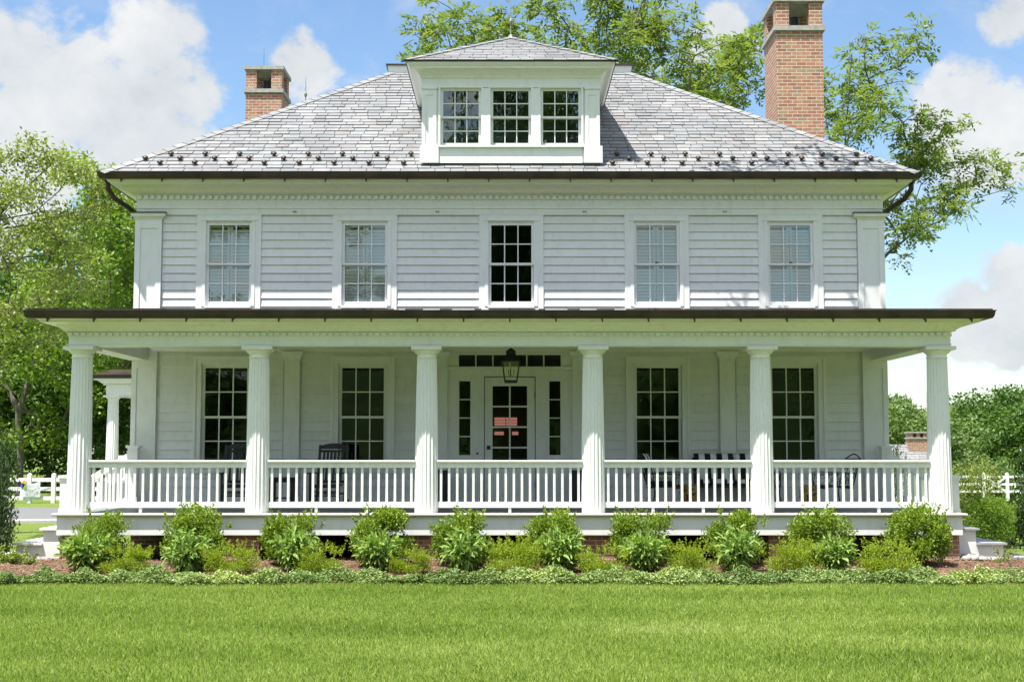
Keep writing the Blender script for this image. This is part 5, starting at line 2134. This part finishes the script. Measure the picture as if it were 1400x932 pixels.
plant('arborvitae_shrub', 'feathery dark green shrub right of the right steps', 'shrub', (c.x, 5.0, -.03), HED[0], None, 1.1, 0, .92)
c = at(1385, 745, 6.0)
plant('arborvitae_shrub', 'second feathery green shrub behind the glossy one at the right edge', 'shrub', (c.x, 6.0, -.03), HED[1], None, 1.1, 1, .82)
LIG = bush_protos(1, 3200, .8, .9, .06, .03, 'leaf_dogwood', 'lilac', 540, sh=16, lumps=16)
c = at(1332, 700, 8.0)
plant('lilac_shrub', 'loose pale green shrub behind the right pedestal', 'shrub', (c.x, 8.0, -.03), LIG[0], None, .92, 0, 1.05)
c = at(1222, 640, 5.8)
plant('climbing_shrub', 'slender leafy shrub growing up beside the right newel post', 'shrub', (c.x, 5.8, -.03), LIG[0], None, .5, 2, 1.25)
SML = bush_protos(2, 900, .22, .13, .04, .02, 'leaf_dogwood', 'seedling', 560, sh=6, lumps=6)
c = at(20, 772, -.6)
plant('low_shrub', 'low brownish green shrub at the foot of the left steps', 'shrub', (c.x, -.6, .0), SML[0], None, 1.6, 0, 1.1)
c = at(1371, 776, -.35)
plant('low_shrub', 'tiny sparse shrub at the foot of the right steps', 'shrub', (c.x, -.35, .02), SML[1], None, .8, 0, 1.0)

# two pale stones by the right steps
for i, (px, py, s, lab) in enumerate(((1325, 766, .14, 'larger pale stone against the right steps'), (1341, 770, .10, 'smaller pale stone right of the larger one'))):
    c = at(px, py, -.1)
    g = np.random.default_rng(80 + i)
    m = MB()
    m.lathe([(.5, 0), (.95, .1), (1.0, .4), (.82, .72), (.4, .9), (.1, .95)], 12)
    m.v = [tuple(np.array(p) * [s * 1.2, s, s * .95] + g.normal(size=3) * .012) for p in m.v]
    o = m.build('stone', 'rock', None, True)
    o.location = (c.x, -.1, float(bed_z(c.x, -.1)) - .02)
    tag(o, lab, 'stone', 'pale stones by the right steps')


# ---------------------------------------------------------------- fences, banner, cottage
def fence(name, label, pts, rails, ph=1.25, rh=.15, extra=None):
    t = thing(name, label, 'fence', pts[0])
    o0 = Vector(pts[0])
    for p in pts:
        q = Vector(p) - o0
        m = MB().box(q.x - .075, q.x + .075, q.y - .075, q.y + .075, q.z - .2, q.z + ph)
        m.lathe([(.095, ph), (.095, ph + .03), (.02, ph + .09)], 4, q)
        mesh_off(m, 'post', 'trim_paint', t)
    for a, b in zip(pts, pts[1:]):
        a, b = Vector(a) - o0, Vector(b) - o0
        for h in rails:
            mesh_off(MB().bar(a + Vector((.075, -.02, h)), b + Vector((-.075, -.02, h)), .04, rh), 'rail', 'trim_paint', t)
    if extra:
        extra(t, o0)
    return t


FY = 29.0
xs = [at(px, 680, FY).x for px in (-95, -32, 40, 73, 135, 197)]
fence('rail_fence', 'white three-rail fence in front of the wood at left', [(x, FY, -.1) for x in xs], (.26, .62, .98), 1.16)
# banner tied to the fence
c = at(42, 672, FY - .12)
t = thing('banner', 'white printed party banner with balloons tied to the left fence', 'banner', (c.x, FY - .13, 0))
m = MB()
nx, nz = 12, 8
a, b = at(29, 657.5, FY), at(54, 679, FY)
bw, z1, z0 = b.x - a.x, a.z, b.z
grid = []
for j in range(nz + 1):
    for i in range(nx + 1):
        u, v = i / nx, j / nz
        sag = -.09 * math.sin(math.pi * u) * v
        grid.append((-bw / 2 + bw * u + (.0 - .06 * (1 - v)) * (1 if u < .5 else -.2), -.02 * math.sin(u * 9) * (1 - v * .5), z0 + (z1 - z0) * v + sag))
m.add(grid, [(j * (nx + 1) + i, j * (nx + 1) + i + 1, (j + 1) * (nx + 1) + i + 1, (j + 1) * (nx + 1) + i) for j in range(nz) for i in range(nx)])
material('banner_cloth', (.62, .68, .72), .7)
material('banner_print', (.45, .30, .30), .7)
material('balloon_purple', (.14, .06, .38), .6)
material('balloon_orange', (.75, .36, .03), .6)
material('balloon_green', (.16, .42, .05), .6)
mesh_off(m, 'cloth', 'banner_cloth', t)
for (ux, uz, mt) in ((.06, .80, 'balloon_purple'), (.15, .97, 'balloon_orange'), (.18, .74, 'balloon_green')):
    mb = MB()
    k = 14
    mb.add([(-bw / 2 + bw * ux + .075 * math.cos(2 * math.pi * i / k), -.034, z0 + (z1 - z0) * uz - .04 + .10 * math.sin(2 * math.pi * i / k)) for i in range(k)], [tuple(range(k))])
    mesh_off(mb, 'balloon_print', mt, t)
mb = MB()                                             # faded unreadable scrawl of the print
g = np.random.default_rng(5)
for row, (v0, u0, u1) in enumerate(((.62, .32, .88), (.30, .24, .90), (.18, .3, .8))):
    u = u0
    while u < u1:
        hgt = g.uniform(.05, .11)
        x = -bw / 2 + bw * u
        z = z0 + (z1 - z0) * v0
        mb.tube([(x, -.036, z), (x + .02, -.036, z + hgt), (x + .045, -.036, z + .01), (x + .06, -.036, z + hgt * .6)], .006, 4)
        u += g.uniform(.08, .13)
mesh_off(mb, 'printed_lettering', 'banner_print', t)
mb = MB()
mb.tube([(-bw / 2 - .05, -.02, z1), (-bw / 2 - .25, -.02, z1 + .12)], .008, 5).tube([(bw / 2, -.02, z1 + .02), (bw / 2 + .12, -.03, z1 + .1), (bw / 2 + .3, -.02, z1 + .1)], .012, 5)
mesh_off(mb, 'ribbon', 'banner_cloth', t)

FY2 = 48.0
def brace(t, o0):
    a, b = Vector((xs2[1], FY2, zz2)) - o0, Vector((xs2[2], FY2, zz2)) - o0
    mesh_off(MB().bar(a + Vector((.05, -.05, .25)), b + Vector((-.05, -.05, 1.1)), .04, .12), 'brace', 'trim_paint', t)
    mesh_off(MB().bar(a + Vector((.05, -.05, 1.1)), b + Vector((-.05, -.05, .25)), .04, .12), 'brace', 'trim_paint', t)
xs2 = [at(px, 660, FY2).x for px in (1268, 1345, 1377, 1408, 1470)]
zz2 = at(1377, 679, FY2).z
fence('rail_fence', 'white rail fence with a cross-braced panel far right', [(x, FY2, zz2) for x in xs2], (.3, .68, 1.08), 1.22, .12, brace)

cot = thing('cottage', 'small cottage with slate roof and brick chimney seen past the right railing', 'building', (at(1243, 620, 40).x, 41, -2.8))
cz = cot.location.z
ctop = at(1250, 590, 40).z - cz
mesh_off(MB().box(-1.2, 1.2, -2, 2, 0, ctop - 1.7), 'wall', 'white_paint', cot)
cs = MB()
zr0, zr1 = ctop - 1.65, ctop - .62
slate_slope(cs, (-1.5, -2.4, zr0), (1.5, -2.4, zr0), (-.5, -.9, zr1), (.5, -.9, zr1), .2)
slate_slope(cs, (1.5, 2.4, zr0), (-1.5, 2.4, zr0), (.5, .9, zr1), (-.5, .9, zr1), .2)
slate_slope(cs, (-1.5, 2.4, zr0), (-1.5, -2.4, zr0), (-.5, .9, zr1), (-.5, -.9, zr1), .2)
slate_slope(cs, (1.5, -2.4, zr0), (1.5, 2.4, zr0), (.5, -.9, zr1), (.5, .9, zr1), .2)
mesh_off(cs, 'roof', 'slate', cot)
mesh_off(MB().box(-1.19, 1.19, -1.99, 1.99, ctop - 1.699, zr0 + .05).box(-.5, .5, -.9, .9, zr0 + .051, zr1 - .02), 'gable', 'white_paint', cot)
cxx = at(1252, 600, 40).x - cot.location.x
m = MB().box(cxx - .42, cxx + .42, -1.4, -.75, zr0, ctop - .34)
for q in (-.42, -.09, .24):
    m.box(cxx + q, cxx + q + .18, -1.4, -.75, ctop - .27, ctop - .07)
ch = mesh_off(m, 'chimney', 'brick', cot)
mesh_off(MB().box(cxx - .47, cxx + .47, -1.45, -.7, ctop - .338, ctop - .272).box(cxx - .47, cxx + .47, -1.45, -.7, ctop - .068, ctop), 'chimney_cap', 'stone_cap', ch)
